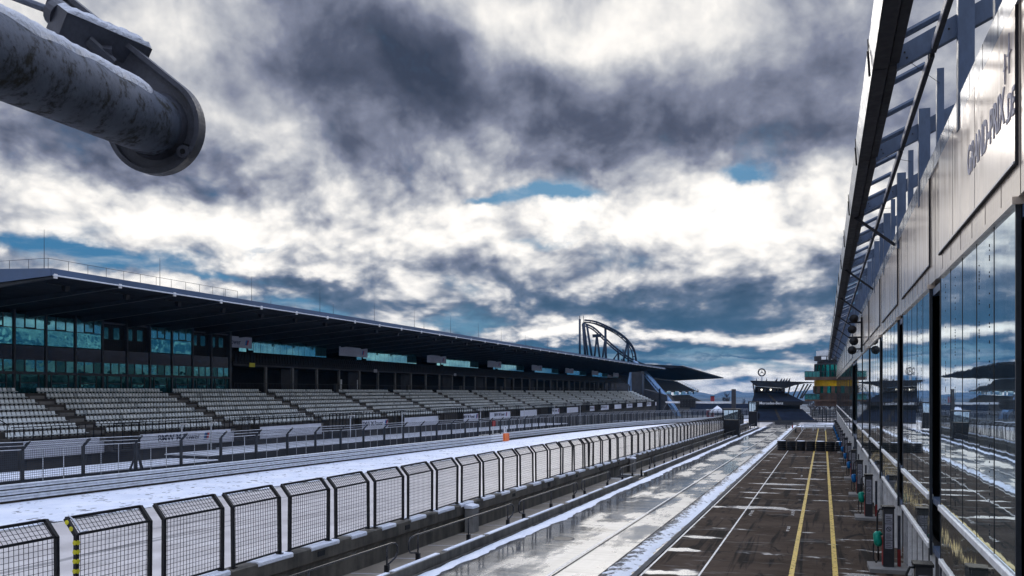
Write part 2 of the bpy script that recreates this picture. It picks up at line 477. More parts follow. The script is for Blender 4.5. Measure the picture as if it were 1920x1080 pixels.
# ================================================================== SETTING
def ribbon(name, pts, m, h, smooth=False):       # pts: (y, x_left, x_right)
    b = MB(T_gnd)
    for (y, a, c), (y2, a2, c2) in zip(pts, pts[1:]):
        b.quad((a, y, h), (c, y, h), (c2, y2, h), (a2, y2, h))
    return struct(b, name, m, smooth)
b = MB(T_gnd); b.quad((-6400, -400, -.30), (6400, -400, -.30), (6400, 6400, -.30), (-6400, 6400, -.30)); struct(b, 'ground', M['ground'])
ys = list(range(-40, 131, 10)) + [150, 170, 190, 210, 240, 280]
def railx(y):                    # guardrail line on the far side of the track
    if y <= 128: return -36.3
    return -36.3 + .00085 * (y - 128) ** 2 + .04 * (y - 128)
ribbon('race_track', [(y, railx(y) + 6.9, -12.9 if y < 165 else -12.9 + (y - 165) * .3) for y in ys], M['track'], .0)
ribbon('snow_verge', [(y, railx(y) - .3, railx(y) + 6.6) for y in ys], M['snow_gravel'], .03)
ribbon('track_edge_line', [(y, railx(y) + 7.15, railx(y) + 7.5) for y in ys], M['white_line'], .004)
ribbon('gravel_edge', [(y, railx(y) + 6.55, railx(y) + 7.16) for y in ys], M['gravel'], .034)
ribbon('service_strip', [(y, railx(y) - 14, railx(y) - .3) for y in ys], M['dark_conc'], -.05)
ribbon('pit_lane', [(y, -10.9, -5.0) for y in ys], M['wet_lane'], .0)
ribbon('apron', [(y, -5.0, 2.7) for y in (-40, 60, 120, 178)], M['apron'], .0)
ribbon('paved_run_out', [(178, -5.0, 20), (230, -3, 30)], M['snow'], .0)
ribbon('concrete_strip', [(y, -12.9, -10.9) for y in (-40, 165)], M['platform'], .02)
# uneven snow along the low wall and the ploughed ridge beside the lane
def snow_ridge(name, y0, y1, xa, xb, hgt, m, step=.35, n=7, jag=.25):
    b = MB(T_gnd); rows = []
    y = y0
    ph = random.random() * 9
    while y < y1:
        ea = xa + jag * .3 * (math.sin(y * .7 + ph) + math.sin(y * 1.9)) * .5 + random.uniform(-.05, .05)
        eb = xb + jag * (math.sin(y * .31 + ph) * .5 + math.sin(y * 1.37 + ph) * .3) + random.uniform(-.06, .06)
        row = []
        for i in range(n):
            u = i / (n - 1)
            row.append((ea + (eb - ea) * u, y, .008 + hgt * math.sin(math.pi * u) ** .7 * random.uniform(.45, 1.0)))
        rows.append(row); y += step * (1 + max(0, y - 40) / 60)
    vs = [v for r in rows for v in r]
    fs = [(j*n + i, j*n + i + 1, (j+1)*n + i + 1, (j+1)*n + i) for j in range(len(rows) - 1) for i in range(n - 1)]
    b.add(vs, fs); return struct(b, name, m, True)
snow_ridge('snow_bank', 8, 178, -10.88, -10.32, .05, M['snow'], jag=.18)
snow_ridge('ploughed_snow', 6, 190, -6.0, -5.18, .07, M['berm'], jag=.12, n=9)
b = MB(T_gnd); b.box(-5.16, -4.98, 4, 178, -.05, .035); struct(b, 'drain_kerb', M['dark_conc'])
def line(name, x0, x1, y0, y1, m, h=.006):
    b = MB(T_gnd); b.quad((x0, y0, h), (x1, y0, h), (x1, y1, h), (x0, y1, h)); return struct(b, name, m)
line('white_lane_line', -3.385, -3.325, 5, 170, M['white_line'])
line('yellow_lane_line', -.94, -.80, 5, 170, M['yellow_line'])
line('yellow_edge_line', .25, .40, 5, 170, M['yellow_line'])
line('apron_border_line', -4.95, -4.89, 5, 178, M['white_line'])
line('lane_seam_line', -7.44, -7.37, 5, 178, M['white_line'])
line('lane_joint', -7.30, -7.24, 5, 178, M['interior'])
line('lane_joint', -6.06, -5.98, 5, 178, M['interior'])
for px, py, w, l in ((1487, 962, .14, 2.2), (1409, 962, .14, 2.0), (1478, 992, .12, 1.4), (1503, 893, .10, 1.8)):
    d = F * H / (py - 752); X = (px - 1544) * d / K; Y = (d + X * ST) / CT
    line('pit_box_mark', X - w / 2, X + w / 2, Y - l / 2, Y + l / 2, M['faint_line'], .009)

# hills, far ridges with their own relief
def hill(name, d, profile, depth, seed):
    rnd = random.Random(seed); b = MB(); n = len(profile); rows = 6; vs = []
    for j in range(rows):
        u = j / (rows - 1)
        for px, py in profile:
            top = P(px, py, d)
            base_ = P(px, 790, d - depth * 0.9 * (1 - u))
            hz = top.z * math.sin(u * math.pi / 2) + (g(d) - 12) * (1 - math.sin(u * math.pi / 2))
            q = P(px, 735, d - depth * (1 - u))
            vs.append((q.x, q.y, hz + rnd.uniform(-1, 1) * d * .0006 * u))
    for px, py in profile:
        q = P(px, 735, d + depth); vs.append((q.x, q.y, g(d) - 30))
    fs = [(j*n + i, j*n + i + 1, (j+1)*n + i + 1, (j+1)*n + i) for j in range(rows) for i in range(n - 1)]
    b.add(vs, fs); struct(b, name, M['hills'], True)
def prof(keys, x0, x1, st, seed, amp):
    rnd = random.Random(seed); out = []; x = x0
    while x <= x1:
        for (a, ya), (c, yc) in zip(keys, keys[1:]):
            if a <= x <= c:
                u = (x - a) / (c - a); u = u * u * (3 - 2 * u)
                out.append((x, ya + (yc - ya) * u + rnd.uniform(-amp, amp))); break
        x += st
    return out
hill('hills', 5200, prof([(-300, 742), (700, 740), (1180, 741), (1260, 741), (1310, 735), (1337, 739), (1372, 731), (1400, 737), (1480, 735), (1530, 730), (1570, 734), (1800, 738), (2600, 740)], -300, 2600, 9, 3, .5), 900, 5)
hill('hills', 2600, prof([(-300, 752), (1200, 748), (1320, 746), (1420, 745), (1500, 748), (1560, 741), (1650, 746), (2600, 748)], -300, 2600, 9, 8, .6), 700, 9)

# ================================================================== PIT WALL AND ITS FENCE
XW = -12.855
pw = thing('pit_wall', 'stained concrete pit wall with snow along its top, between the race track and the pit lane', 'wall', (XW, 60, g(60)))
b = MB(T_gnd); b.prism([(-13.12, 0, -.2), (-12.80, 0, -.2), (-12.80, 0, .62), (-12.72, 0, .70), (-12.72, 0, 1.05), (-12.76, 0, 1.08), (-13.10, 0, 1.08), (-13.14, 0, 1.05), (-13.14, 0, .70), (-13.12, 0, .62)], (0, 1, 0), -5, 165)
b.build('wall_body', M['pit_wall'], pw)
b = MB(T_gnd)
y = -4.0
while y < 160:
    l = random.uniform(.8, 1.5)
    b.cbox(-13.15, -12.70, y, y + l, .98, 1.105 + random.uniform(0, .02), .03); y += l + random.uniform(.55, 1.1)
b.build('snow_cap', M['snow'], pw)
b = MB(T_gnd)
for k in range(28): b.box(-12.719, -12.705, 10 + 5.2 * k, 10.35 + 5.2 * k, .80, .94)
b.build('drain_openings', M['interior'], pw)
b = MB(T_gnd)
for k in range(60):
    yy = 6 + 2.27 * k + random.uniform(-.2, .2)
    pts = [(-12.797, yy + i * .11, .56 + .06 * math.sin(i * 1.1 + k) + i * .010) for i in range(10)]
    if k % 2: b.tube(pts, .012, 4)
b.build('sealant_bead', M['mid_conc'], pw)

PL, GAP = 1.87, .40
def fence_panel_parts(root, L, dots=False, cols=19):
    bx, bz = -.25, .28
    f = MB(); r = .034
    for y in (0, L):
        f.bar((0, y, 0), (0, y, 1.42), .07); f.bar((0, y, 1.40), (bx, y, 1.42 + bz), .07)
        f.box(-.07, .07, y - .07, y + .07, -.005, .015)
    f.bar((0, .03, .06), (0, L - .03, .06), .04); f.bar((0, .03, 1.415), (0, L - .03, 1.415), .045)
    f.bar((bx, .0, 1.42 + bz), (bx, L, 1.42 + bz), .05)
    f.build('frame', M['black_steel'], root)
    w = MB(); t = .0075
    for i in range(1, cols):
        y = L * i / cols
        w.bar((0, y, .06), (0, y, 1.42), t); w.bar((0, y, 1.42), (bx, y, 1.42 + bz), t)
    for j in range(1, 14): w.bar((0, .03, .06 + j * .097), (0, L - .03, .06 + j * .097), t)
    for j in range(1, 4): w.bar((bx * j / 4, .03, 1.42 + bz * j / 4), (bx * j / 4, L - .03, 1.42 + bz * j / 4), t)
    w.build('wire_mesh', M['black_steel'], root)
    if dots:
        for z in (.75, .93, 1.1, 1.27):
            d = MB(); d.tube([(.036, -.0, z), (.045, -.0, z)], .045, 10); d.tube([(0, -.036, z), (0, -.044, z)], .045, 10); d.bar((.0, -.038, z), (.040, .0, z), .012, .06); d.build('yellow_marker', M['yellow_tape'], root)
        for u in (.35, .75):
            d = MB(); d.tube([(bx*u, -.036, 1.42 + bz*u), (bx*u, -.044, 1.42 + bz*u)], .045, 10); d.build('yellow_marker', M['yellow_tape'], root)
        d = MB(); d.tube([(bx, .05, 1.75), (bx*.7, .10, 1.66), (bx*.3, .12, 1.52), (0, .10, 1.45), (.01, .25, 1.46)], .014, 6)
        d.build('snow_line', M['snow'], root)
Y0 = Yx(142, XW)
n0 = -1
first = None; fence_ys = []
GP = 'wire mesh fence panels on the pit wall'
k = n0
y = Y0 + n0 * (PL + GAP)
idx = 0
proto = narrow = None
while y < 155:
    L = PL
    pxl = 1544 + K * XW / (y * CT - XW * ST)
    isn = 1085 < pxl < 1112
    if k == 0:
        lab = 'black wire mesh fence panel with round yellow markers on its left post'
    elif k < 0:
        lab = 'black wire mesh fence panel cut off by the left picture edge, beside the yellow-marked one' if k == -1 else 'black wire mesh fence panel outside the picture, before the yellow-marked one'
    elif k <= 20:
        lab = 'black wire mesh fence panel, %s after the yellow-marked panel along the pit wall' % WORDS[k - 1]
    elif pxl < 1356: lab = 'small distant black mesh fence panel in the close row before the dark booth'
    else: lab = 'tiny black wire mesh fence panel beyond the first dark booth on the pit wall'
    if isn and narrow is None: lab = 'narrow black wire mesh gate panel above the dark gap in the pit wall'
    if k == 0 or proto is None or isn:
        t = thing('fence_panel', lab, 'fence panel', (0, 0, 0), GP)
        if isn: L = .85; narrow = t
        fence_panel_parts(t, L, k == 0, 10 if isn else 19)
        if not isn and k != 0: proto = t
    else:
        t = copy_tree(proto); t['label'] = lab
    t.location = (XW, y, 1.105 + g(y)); t.rotation_euler = (random.uniform(-.005, .005), random.uniform(-.012, .012), random.uniform(-.008, .008))
    y += L + (GAP if not isn else .12); k += 1

# low wall with handrails along the lane
lw = thing('low_wall', 'low dark concrete wall with a snowy top edge beside the wet pit lane', 'wall', (-11, 60, g(60)))
b = MB(T_gnd)
b.box(-11.12, -10.886, -5, 54.5, -.1, .33); b.box(-11.12, -10.886, 57.4, 162, -.1, .33)
b.box(-10.88, -10.80, -5, 162, -.1, .07)
b.build('wall_body', M['pit_wall'], lw)
b = MB(T_gnd)
y = -4
while y < 160:
    l = random.uniform(2, 5)
    if not (54 < y + l < 58): b.cbox(-11.11, -10.95 + random.uniform(-.02, .04), y, y + l, .32, .36, .01)
    y += l + random.uniform(.1, .7)
b.build('snow_cap', M['snow'], lw)
b = MB(T_gnd)
for k in range(60):
    yy = 4 + 2.6 * k
    b.quad((-12.75, yy, .026), (-11.15, yy + .35, .026), (-11.15, yy + .39, .026), (-12.75, yy + .04, .026))
struct(b, 'platform_joints', M['snow'])
XR = -11.20
def handrail(y0, y1, label):
    t = lthing('handrail', label, 'railing', (XR, y0, g(y0)), 'handrails on the pit wall platform')
    L = y1 - y0; dz = -S * L; hh = 1.05
    b = MB()
    def q(u, z): return (0, u * L, z + u * dz)
    e = .35 / L
    pts = [q(.9 * e + .25/L, .52), q(.3*e, .60), q(0, .72), q(0, .90), q(.35*e, 1.02), q(1.0*e, hh)]
    pts2 = [q(1 - e, hh), q(1 - .35*e, 1.02), q(1, .90), q(1, .76), q(1 - .3*e, .62), q(1 - .9*e - .25/L, .50)]
    b.tube(pts + pts2, .026, 7); b.build('top_rail', M['rail_steel'], t, True)
    n = max(2, round(L / 2.6)); 
    for i in range(n):
        u = (.62 + i * (L - 1.24) / (n - 1)) / L
        p = MB(); p.tube([q(u, .2), q(u, hh)], .024, 6); po = p.build('post', M['rail_steel'], t, True)
        p = MB(); c = q(u, 0); p.box(-.055, .055, c[1] - .06, c[1] + .06, c[2] + .0, c[2] + .50); p.build('socket', M['black_steel'], po)
segs = [(13.1, Yx(751, -11.1)), (Yx(772, -11.1), Yx(967, -11.1)), (Yx(977, -11.1), Yx(1086, -11.1)), (Yx(1094, -11.1), Yx(1147, -11.1)), (Yx(1166, -11.1), Yx(1224, -11.1))]
y = segs[-1][1] + .7
while y < 150: segs.append((y, y + 9.0)); y += 9.7
for i, (a, c) in enumerate(segs):
    lab = ['steel handrail on the low pit wall, cut off at the bottom picture edge', 'steel handrail on the low pit wall, nearest one seen whole', 'steel handrail on the low pit wall, second one seen whole', 'short steel handrail just before the dark gap in the low pit wall', 'steel handrail starting just past the dark gap in the low pit wall'][i] if i < 5 else 'steel handrail on the low pit wall, %s one past the dark gap' % WORDS[i - 4]
    handrail(a, c, lab)
# small cabinets on the wall foot
for yy, lab in ((Yx(880, -12.6), 'small concrete post box with snowy top against the pit wall, left of the gap'), (Yx(1184, -12.6), 'small concrete post box with snowy top against the pit wall, right of the gap')):
    t = lthing('post_box', lab, 'box', (-12.5, yy, g(yy) + .02))
    MB().box(-.16, .16, -.3, .3, 0, .92).build('housing', M['mid_conc'], t)
    MB().prism([(-.18, 0, .92), (.18, 0, .92), (.16, 0, 1.0), (-.14, 0, 1.06)], (0, 1, 0), -.33, .33).build('snow_cap', M['snow'], t)
t = lthing('access_hatch', 'dark open hatch with metal rim in the platform behind the low pit wall', 'hatch', (-11.9, 56, g(56)))
MB().box(-.75, .75, -1.4, 1.4, .024, .06).build('cover', M['interior'], t)
MB().box(-.75, .75, -1.5, -1.42, .024, .12).box(-.75, .75, 1.42, 1.5, .024, .12).build('rim', M['white_rail'], t)
t = lthing('manhole_cover', 'round manhole cover in the wet pit lane', 'manhole', P(1055, 1011, 32) * 1.0)
d = F * H / (1012 - 752); X = (1056 - 1544) * d / K; yy = (d + X * ST) / CT
t.location = (X, yy, g(yy))
MB().tube([(0, 0, .0), (0, 0, .012)], .36, 24).build('lid', M['black_steel'], t)
MB().ring((0, 0, .006), (0, 0, 1), .40, .016, 28, 6).build('rim', M['mid_conc'], t)

# ================================================================== GUARDRAILS AND DEBRIS FENCE
def guard(label, pts, name='guardrail', end=None):
    t = thing(name, label, 'guardrail', (pts[0][0], pts[0][1], g(pts[0][1])))
    def prof_rail(zc):
        return [(0, zc - .115), (.07, zc - .085), (.07, zc - .045), (.0, zc - .015), (.0, zc + .015), (.07, zc + .045), (.07, zc + .085), (0, zc + .115)]
    for zc in (.26, .54, .82):
        b = MB(T_gnd); pr = prof_rail(zc); n = len(pr); vs = []
        for x, y in pts: vs += [(x + a, y, z) for a, z in pr]
        b.add(vs, [(i*n + j, i*n + j + 1, (i+1)*n + j + 1, (i+1)*n + j) for i in range(len(pts) - 1) for j in range(n - 1)])
        b.build('rail', M['galv'], t)
    for (x, y), (x2, y2) in zip(pts, pts[1:]):
        m = max(1, int((y2 - y) / 2.9))
        for i in range(m):
            u = i / m; xx = x + (x2 - x) * u; yy = y + (y2 - y) * u
            MB(T_gnd).box(xx - .19, xx - .03, yy - .05, yy + .05, -.2, .98).build('post', M['dark_steel'], t)
    b = MB(T_gnd)
    for (x, y), (x2, y2) in zip(pts, pts[1:]): b.quad((x - .05, y, -.1), (x - .05, y, .13), (x2 - .05, y2, .13), (x2 - .05, y2, -.1)); b.quad((x - .2, y, .13), (x - .2, y, .93), (x2 - .2, y2, .93), (x2 - .2, y2, .13))
    b.build('base_strip', M['rust_base'], t)
    return t
ge = Yx(948, -36.3)
gr = guard('near galvanised triple guardrail along the snowy verge, ending in an orange terminal', [(-36.3, y) for y in list(range(0, int(ge), 6)) + [ge]])
b = MB(T_gnd); b.cbox(-36.36, -36.0, ge - 1.0, ge + .5, .04, .98, .08); b.build('end_terminal', M['orange'], gr)
b = MB(T_gnd); 
for zc in (.26, .54, .82): b.box(-36.26, -36.235, ge - 5, ge - 1.1, zc - .1, zc + .1)
b.build('white_marking', M['white_letter'], gr)
ys2 = list(range(int(ge) - 6, 262, 8))
guard('distant galvanised guardrail curving right along the verge beyond the orange terminal', [(railx(y) - 1.2, y) for y in ys2])

def fx(y): return railx(y) - (1.0 if y < 100 else 1.0 + min(1.3, (y - 100) * .06))
df = thing('debris_fence', 'tall wire debris fence with angled post tops behind the guardrail in front of the grandstand', 'fence', (-37.3, 60, g(60)))
yp = Yx(41.6, -37.3)
py = [yp + 3.8 * i for i in range(-3, 62)]
def fz(y): return 0
for i, y in enumerate(py):
    x = fx(y); b = MB(T_gnd)
    b.bar((x, y, -.2), (x, y, 2.5), .16, .12); b.bar((x, y, 2.46), (x + .42, y + .05, 2.9), .12, .10); b.build('post', M['dark_steel'], df)
for i in range(len(py) - 1):
    y, y2 = py[i], py[i+1]
    if i % 1 == 0:
        b = MB(T_gnd); x, x2 = fx(y), fx(y2)
        b.quad((x, y, .1), (x2, y2, .1), (x2, y2, 2.5), (x, y, 2.5))
        b.quad((x, y, 2.5), (x2, y2, 2.5), (x2 + .42, y2, 2.9), (x + .42, y, 2.9))
        b.build('mesh_panel', M['wire_mesh'], df)
b = MB(T_gnd)
for zz, off in ((2.5, 0), (2.7, .2), (2.9, .42), (.15, 0)):
    b.tube([(fx(y) + off, y, zz - (.03 if i % 2 else 0)) for i, y in enumerate(py)], .02 if zz < 2.6 else .014, 5)
b.build('tension_cable', M['galv'], df)
b = MB(T_gnd)
for i in range(len(py) - 1):
    for u in (.33, .67):
        yy = py[i] + 3.8 * u; b.tube([(fx(yy) - .03, yy, 0), (fx(yy) - .03, yy, 2.45)], .022, 5)
b.build('intermediate_tubes', M['galv'], df)
# snowy low slabs behind the debris fence
def slab(name, lab, x0, x1, y0, y1, h, h2=None):
    t = thing(name, lab, 'concrete slab', ((x0+x1)/2, (y0+y1)/2, g((y0+y1)/2)))
    MB(T_gnd).box(x0, x1, y0, y1, -.3, h).build('block', M['dark_conc'], t)
    MB(T_gnd).cbox(x0 + .1, x1 - .1, y0 + .1, y1 - .1, h - .02, h + .09, .04).build('snow_cover', M['snow'], t)
slab('low_slab', 'long low concrete slab under snow behind the debris fence at the left edge', -43.5, -39.2, 30, 50.5, .75)
slab('low_slab', 'raised short concrete slab under snow behind the debris fence, left of the first banner lettering', -45, -40.8, 51.5, 60, .95)
slab('low_slab', 'very long dark concrete retaining step with patchy snow behind the debris fence', -48, -42.5, 61, 150, .85)
t = lthing('tripod_frame', 'dark steel tripod frame standing behind the debris fence by the snowy slab', 'frame', (-38.6, Yx(258, -38.6), g(50)))
b = MB(); 
b.bar((0, 0, 2.0), (-.2, -.9, 0), .09); b.bar((0, 0, 2.0), (-.2, .9, 0), .09); b.bar((0, 0, 2.0), (.5, 0, 0), .09); b.build('legs', M['dark_steel'], t)
MB().box(-.3, .3, -1.3, 1.3, .0, .55).build('ballast_box', M['dark_conc'], t)

# marshal boards on the far guardrail
yy = Yx(931, -37.0)
t = lthing('marshal_board', 'small red signal board on a white post by the orange guardrail end', 'signal board', (-36.9, yy - 1.5, g(yy)))
MB().bar((0, 0, 0), (0, 0, 2.5), .1).build('post', M['white_rail'], t); MB().box(-.05, .05, -.1, .75, 1.9, 2.55).build('board', M['red_paint'], t)
t = lthing('number_board', 'white board with the number 2 above the guardrail', 'number board', (-36.8, yy + 2.5, g(yy)))
MB().bar((0, 0, 0), (0, 0, 1.0), .06).build('post', M['white_rail'], t)
bd = MB().box(-.04, .04, -.40, .40, .95, 1.75).build('board', M['white_letter'], t)
text_mesh('2', .75, 'numeral', M['lettering'], bd, frame((t.location.x + .05, t.location.y, t.location.z + 1.35), (0, 1, 0), (0, 0, 1)) , .015)

# ================================================================== MAIN GRANDSTAND
XB = 50.0
gsd = thing('grandstand', 'long main grandstand with pale seats, teal glass boxes and a dark cantilever roof', 'grandstand', T_gs((-XB, 60, 0)))
def G(*a): return MB(T_gs)
LR, A0, A1 = 45.0, YL(97, 45.0), YL(1247, 45.0)
ztop, zbot = H + 7.67, H + 7.15
Lb = 66.0
def rt(L): return ztop + .037 * (L - LR)
def rb(L): return zbot - .068 * (L - LR)
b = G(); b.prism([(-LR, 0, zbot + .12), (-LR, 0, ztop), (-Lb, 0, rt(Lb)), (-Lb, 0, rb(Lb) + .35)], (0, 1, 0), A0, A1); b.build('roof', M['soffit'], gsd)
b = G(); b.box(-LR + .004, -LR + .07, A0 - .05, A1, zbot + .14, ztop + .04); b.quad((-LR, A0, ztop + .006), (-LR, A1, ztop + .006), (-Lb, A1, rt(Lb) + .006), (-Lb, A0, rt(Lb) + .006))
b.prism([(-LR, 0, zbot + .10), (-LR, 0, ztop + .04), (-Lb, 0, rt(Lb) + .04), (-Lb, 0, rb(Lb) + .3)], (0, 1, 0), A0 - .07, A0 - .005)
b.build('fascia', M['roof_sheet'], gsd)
b = G(); b.tube([(-LR + .12, A0, zbot + .12), (-LR + .12, A1, zbot + .12)], .05, 5); b.build('gutter_pipe', M['galv'], gsd)
nb = 44; per = 5.42; yb0 = YL(102.8, 45.0)
for i in range(nb):
    yy = yb0 + per * i
    if yy > A1: break
    b = G(); b.prism([(-LR + .02, 0, zbot - .02), (-LR + .02, 0, zbot + .10), (-Lb + 1, 0, rb(Lb) + .35), (-Lb + 1, 0, rb(Lb) - .35)], (0, 1, 0), yy - .13, yy + .13)
    b.build('roof_beam', M['dark_steel'], gsd)
    b = G(); b.box(-LR + .02, -LR + .10, yy - .13, yy + .13, zbot - .05, zbot + .24); b.build('beam_end_plate', M['white_rail'], gsd)
    if i % 1 == 0 and i < 20:
        b = G(); b.prism([(-LR - 1.9, 0, rb(LR + 1.7) - .05), (-LR - 1.55, 0, rb(LR + 1.7) - .05), (-LR - 1.62, 0, rb(LR + 1.7) - .42), (-LR - 1.85, 0, rb(LR + 1.7) - .34)], (0, 1, 0), yy + 2.35, yy + 2.7); b.bar((-LR - 1.7, yy + 1.0, rb(LR+1.7) - .02), (-LR - 1.7, yy + 2.3, rb(LR+1.7) - .02), .08)
        b.build('loudspeaker', M['black_steel'], gsd)
for px, hh in ((83, 2.7), (300, 2.4), (420, .9), (472, 2.4), (508, .6), (600, 2.6), (625, 1.3), (702, 2.3), (777, 2.4), (795, 1.3), (845, 2.6), (897, 2.5), (940, 2.2), (985, 2.0), (1027, 2.3), (1053, .9)):
    yy = YL(px, 46.5)
    b = G(); b.tube([(-46.5, yy, ztop), (-46.5, yy, ztop + hh)], [.026, .010], 5); b.build('lightning_rod', M['dark_steel'], gsd)
b = G()
ry = [A0 + .3 + 1.6 * i for i in range(13)]
for y in ry: b.tube([(-45.6, y, ztop), (-45.6, y, ztop + .75)], .018, 4)
for y in range(10): b.tube([(-45.6 - 1.6*y, A0 + .3, ztop), (-45.6 - 1.6*y, A0 + .3, ztop + .75)], .018, 4)
b.tube([(-45.6, ry[0], ztop + .75), (-45.6, ry[-1], ztop + .75)], .014, 4); b.tube([(-45.6, A0 + .3, ztop + .75), (-60, A0 + .3, ztop + .75)], .014, 4)
b.build('roof_railing', M['dark_steel'], gsd)

# terrace with eight rows, aisles every 15.3 m
ROWS, TR, RI = 8, .97, .428
L0 = 57.0
AE0, AE1 = 43.6, 291.0
seat_top0 = H + .31
def rowL(k): return L0 - TR * k
def rowZ(k): return seat_top0 - .40 - RI * k
aisles = [51.0 + 15.3 * j for j in range(0, 16)]
poly = []
for k in range(ROWS):
    poly += [(-(rowL(k) + TR * .55), 0, rowZ(k)), (-(rowL(k) - TR * .45), 0, rowZ(k))]
poly += [(-(rowL(7) - TR * .45), 0, -6), (-(L0 + .53), 0, -6)]
b = G(); b.prism(poly, (0, 1, 0), AE0, AE1); b.build('terrace', M['tier'], gsd)
for a in aisles:
    b = G()
    for k in range(ROWS):
        b.box(-(rowL(k) - TR * .45) - .02, -(rowL(k) - TR * .45) + .38, a + .1, a + 1.45, rowZ(k) - .5, rowZ(k) - .2)
    b.build('aisle_steps', M['mid_conc'], gsd)
def seat_into(b, k, y):
    L = rowL(k); z = rowZ(k); x = -L; w = .132
    # shell: raked backrest and seat pan, pedestal
    b.prism([(x - .20, 0, z + .12), (x + .17, 0, z + .10), (x + .19, 0, z + .13), (x - .10, 0, z + .165), (x - .17, 0, z + .40), (x - .215, 0, z + .40)], (0, 1, 0), y - w, y + w)
    b.box(x - .15, x - .05, y - .05, y + .05, z - .01, z + .11)
seats = []
for bi in range(-1, len(aisles)):
    ya = AE0 + .3 if bi < 0 else aisles[bi] + 1.6
    yz = aisles[0] if bi < 0 else (aisles[bi + 1] if bi + 1 < len(aisles) else AE1 - .3)
    n = int((yz - ya) / .378)
    for k in range(ROWS):
        for i in range(n): seats.append((k, ya + .19 + i * .378))
def spx(k, y): 
    a = math.atan(568.0 / F); return 1528 - F / math.cos(a) * rowL(k) / (y * math.cos(a) + rowL(k) * math.sin(a))
vis = sorted([s for s in seats if spx(*s) > 3], key=lambda s: (s[1] ** 2 + rowL(s[0]) ** 2))
near = set(vis[:100])
for s in near:
    b = G(); seat_into(b, *s); b.build('seat', M['seat'], gsd)
b = G()
for s in seats:
    if s not in near: seat_into(b, *s)
tag(b.build('seat', M['seat'], gsd), kind='stuff')

# front band: railing, banners, stair boxes
zt, zb = H - 3.30, H - 4.44
XF = 49.55
b = G(); b.box(-XF - .35, -XF - .02, AE0, AE1, zb - .1, rowZ(7) - .02); b.build('front_wall', M['tier'], gsd)
b = G()
y = AE0 + .2
while y < AE1: b.box(-XF + .02, -XF + .07, y - .025, y + .025, zt, zt + .96); y += .747
b.box(-XF + .015, -XF + .075, AE0, AE1, zt + .94, zt + 1.0); b.box(-XF + .02, -XF + .06, AE0, AE1, zt + .10, zt + .14)
b.build('front_railing', M['black_steel'], gsd)
boxes = []
for j, a in enumerate(aisles):
    big = j in (2, 4, 7, 9)
    w0, w1 = (a + .3, a + (7.4 if big else 3.0))
    if j == 0: w0, w1 = YL(196, XF), YL(245, XF)
    if j == 1: w0, w1 = YL(439, XF), YL(472, XF)
    boxes.append((w0, w1))
    b = G(); b.box(-XF, -XF + .9, w0, w0 + .12, zb + .05, zt + .3); b.box(-XF, -XF + .9, w1 - .12, w1, zb + .05, zt + .3); b.box(-XF, -XF + .9, w0 + .125, w1 - .125, zb + .05, zb + .2); b.box(-XF, -XF + .06, w0 + .125, w1 - .125, zb + .2, zt + .3)
    o = b.build('stair_box', M['tier'], gsd)
    b = G(); m = int((w1 - w0) / .7)
    for i in range(m + 1):
        yy = w0 + (w1 - w0) * i / m; b.box(-XF + .84, -XF + .9, yy - .03, yy + .03, zt - .95, zt + .95)
    b.box(-XF + .83, -XF + .91, w0, w1, zt + .93, zt + 1.0); b.box(-XF + .84, -XF + .9, w0, w1, zt - .98, zt - .90); b.build('railing', M['black_steel'], o)
edges = [AE0 + .9] + [e for w in boxes for e in w] + [AE1 - .5]
def logo(parent, x, y, z, s, T, prefix=''):
    o = 0
    for mm, w in (('stripe_blue', .34), ('stripe_navy', .3), ('stripe_red', .34)):
        b = MB(T); b.prism([(x, y + s*o, z - s*.5), (x, y + s*(o + w), z - s*.5), (x, y + s*(o + w + .35), z + s*.5), (x, y + s*(o + .35), z + s*.5)], (1, 0, 0), 0, .012); b.build('logo_stripe', M[mm], parent); o += w
txt = {1: YL(336, 49.55), 2: None, 3: 93.0, 5: 124.5, 6: 137.5, 8: 170.0, 10: 200, 11: 216, 13: 246, 15: 276}
for i in range(0, len(edges), 2):
    a, c = edges[i], edges[i + 1]
    if c - a < 1: continue
    b = G(); b.box(-XF - .0, -XF + .035, a + .05, c - .05, zb, zt); o = b.build('banner', M['white_sheet'], gsd)
    k = i // 2
    if k in txt and txt[k]:
        yc = txt[k]
        if not (a + 4 < yc < c - 4): yc = (a + c) / 2
        if k == 3: yc = a + 4.2
        loc = T_gs((-XF + .045, yc, (zt + zb) / 2 + .12))
        text_mesh('BMW M Power', .78, 'lettering', M['lettering'], o, frame(loc, T_gs((0, 1, 0)), (0, 0, 1)), .014, sx=1.02)
        logo(o, -XF + .04, yc + 3.0, (zt + zb) / 2 + .12, .62, T_gs)
# structure under the band
b = G(); b.box(-XF - 1.6, -XF - 1.3, AE0, AE1, -6, zb - .1); b.build('undercroft_wall', M['dark_conc'], gsd)
for i in range(44):
    b = G(); yy = AE0 + 1 + 5.6 * i
    b.box(-XF - .55, -XF - .2, yy, yy + .4, -6, zb - .1); b.build('pillar', M['dark_conc'], gsd)
for i in range(16):
    a = 150 + 9.0 * i
    if a + 6 < AE1: b = G(); b.box(-XF - 1.29, -XF - 1.25, a, a + 6, zb - 2.2, zb - .5); b.build('undercroft_window', M['teal_dark'], gsd)
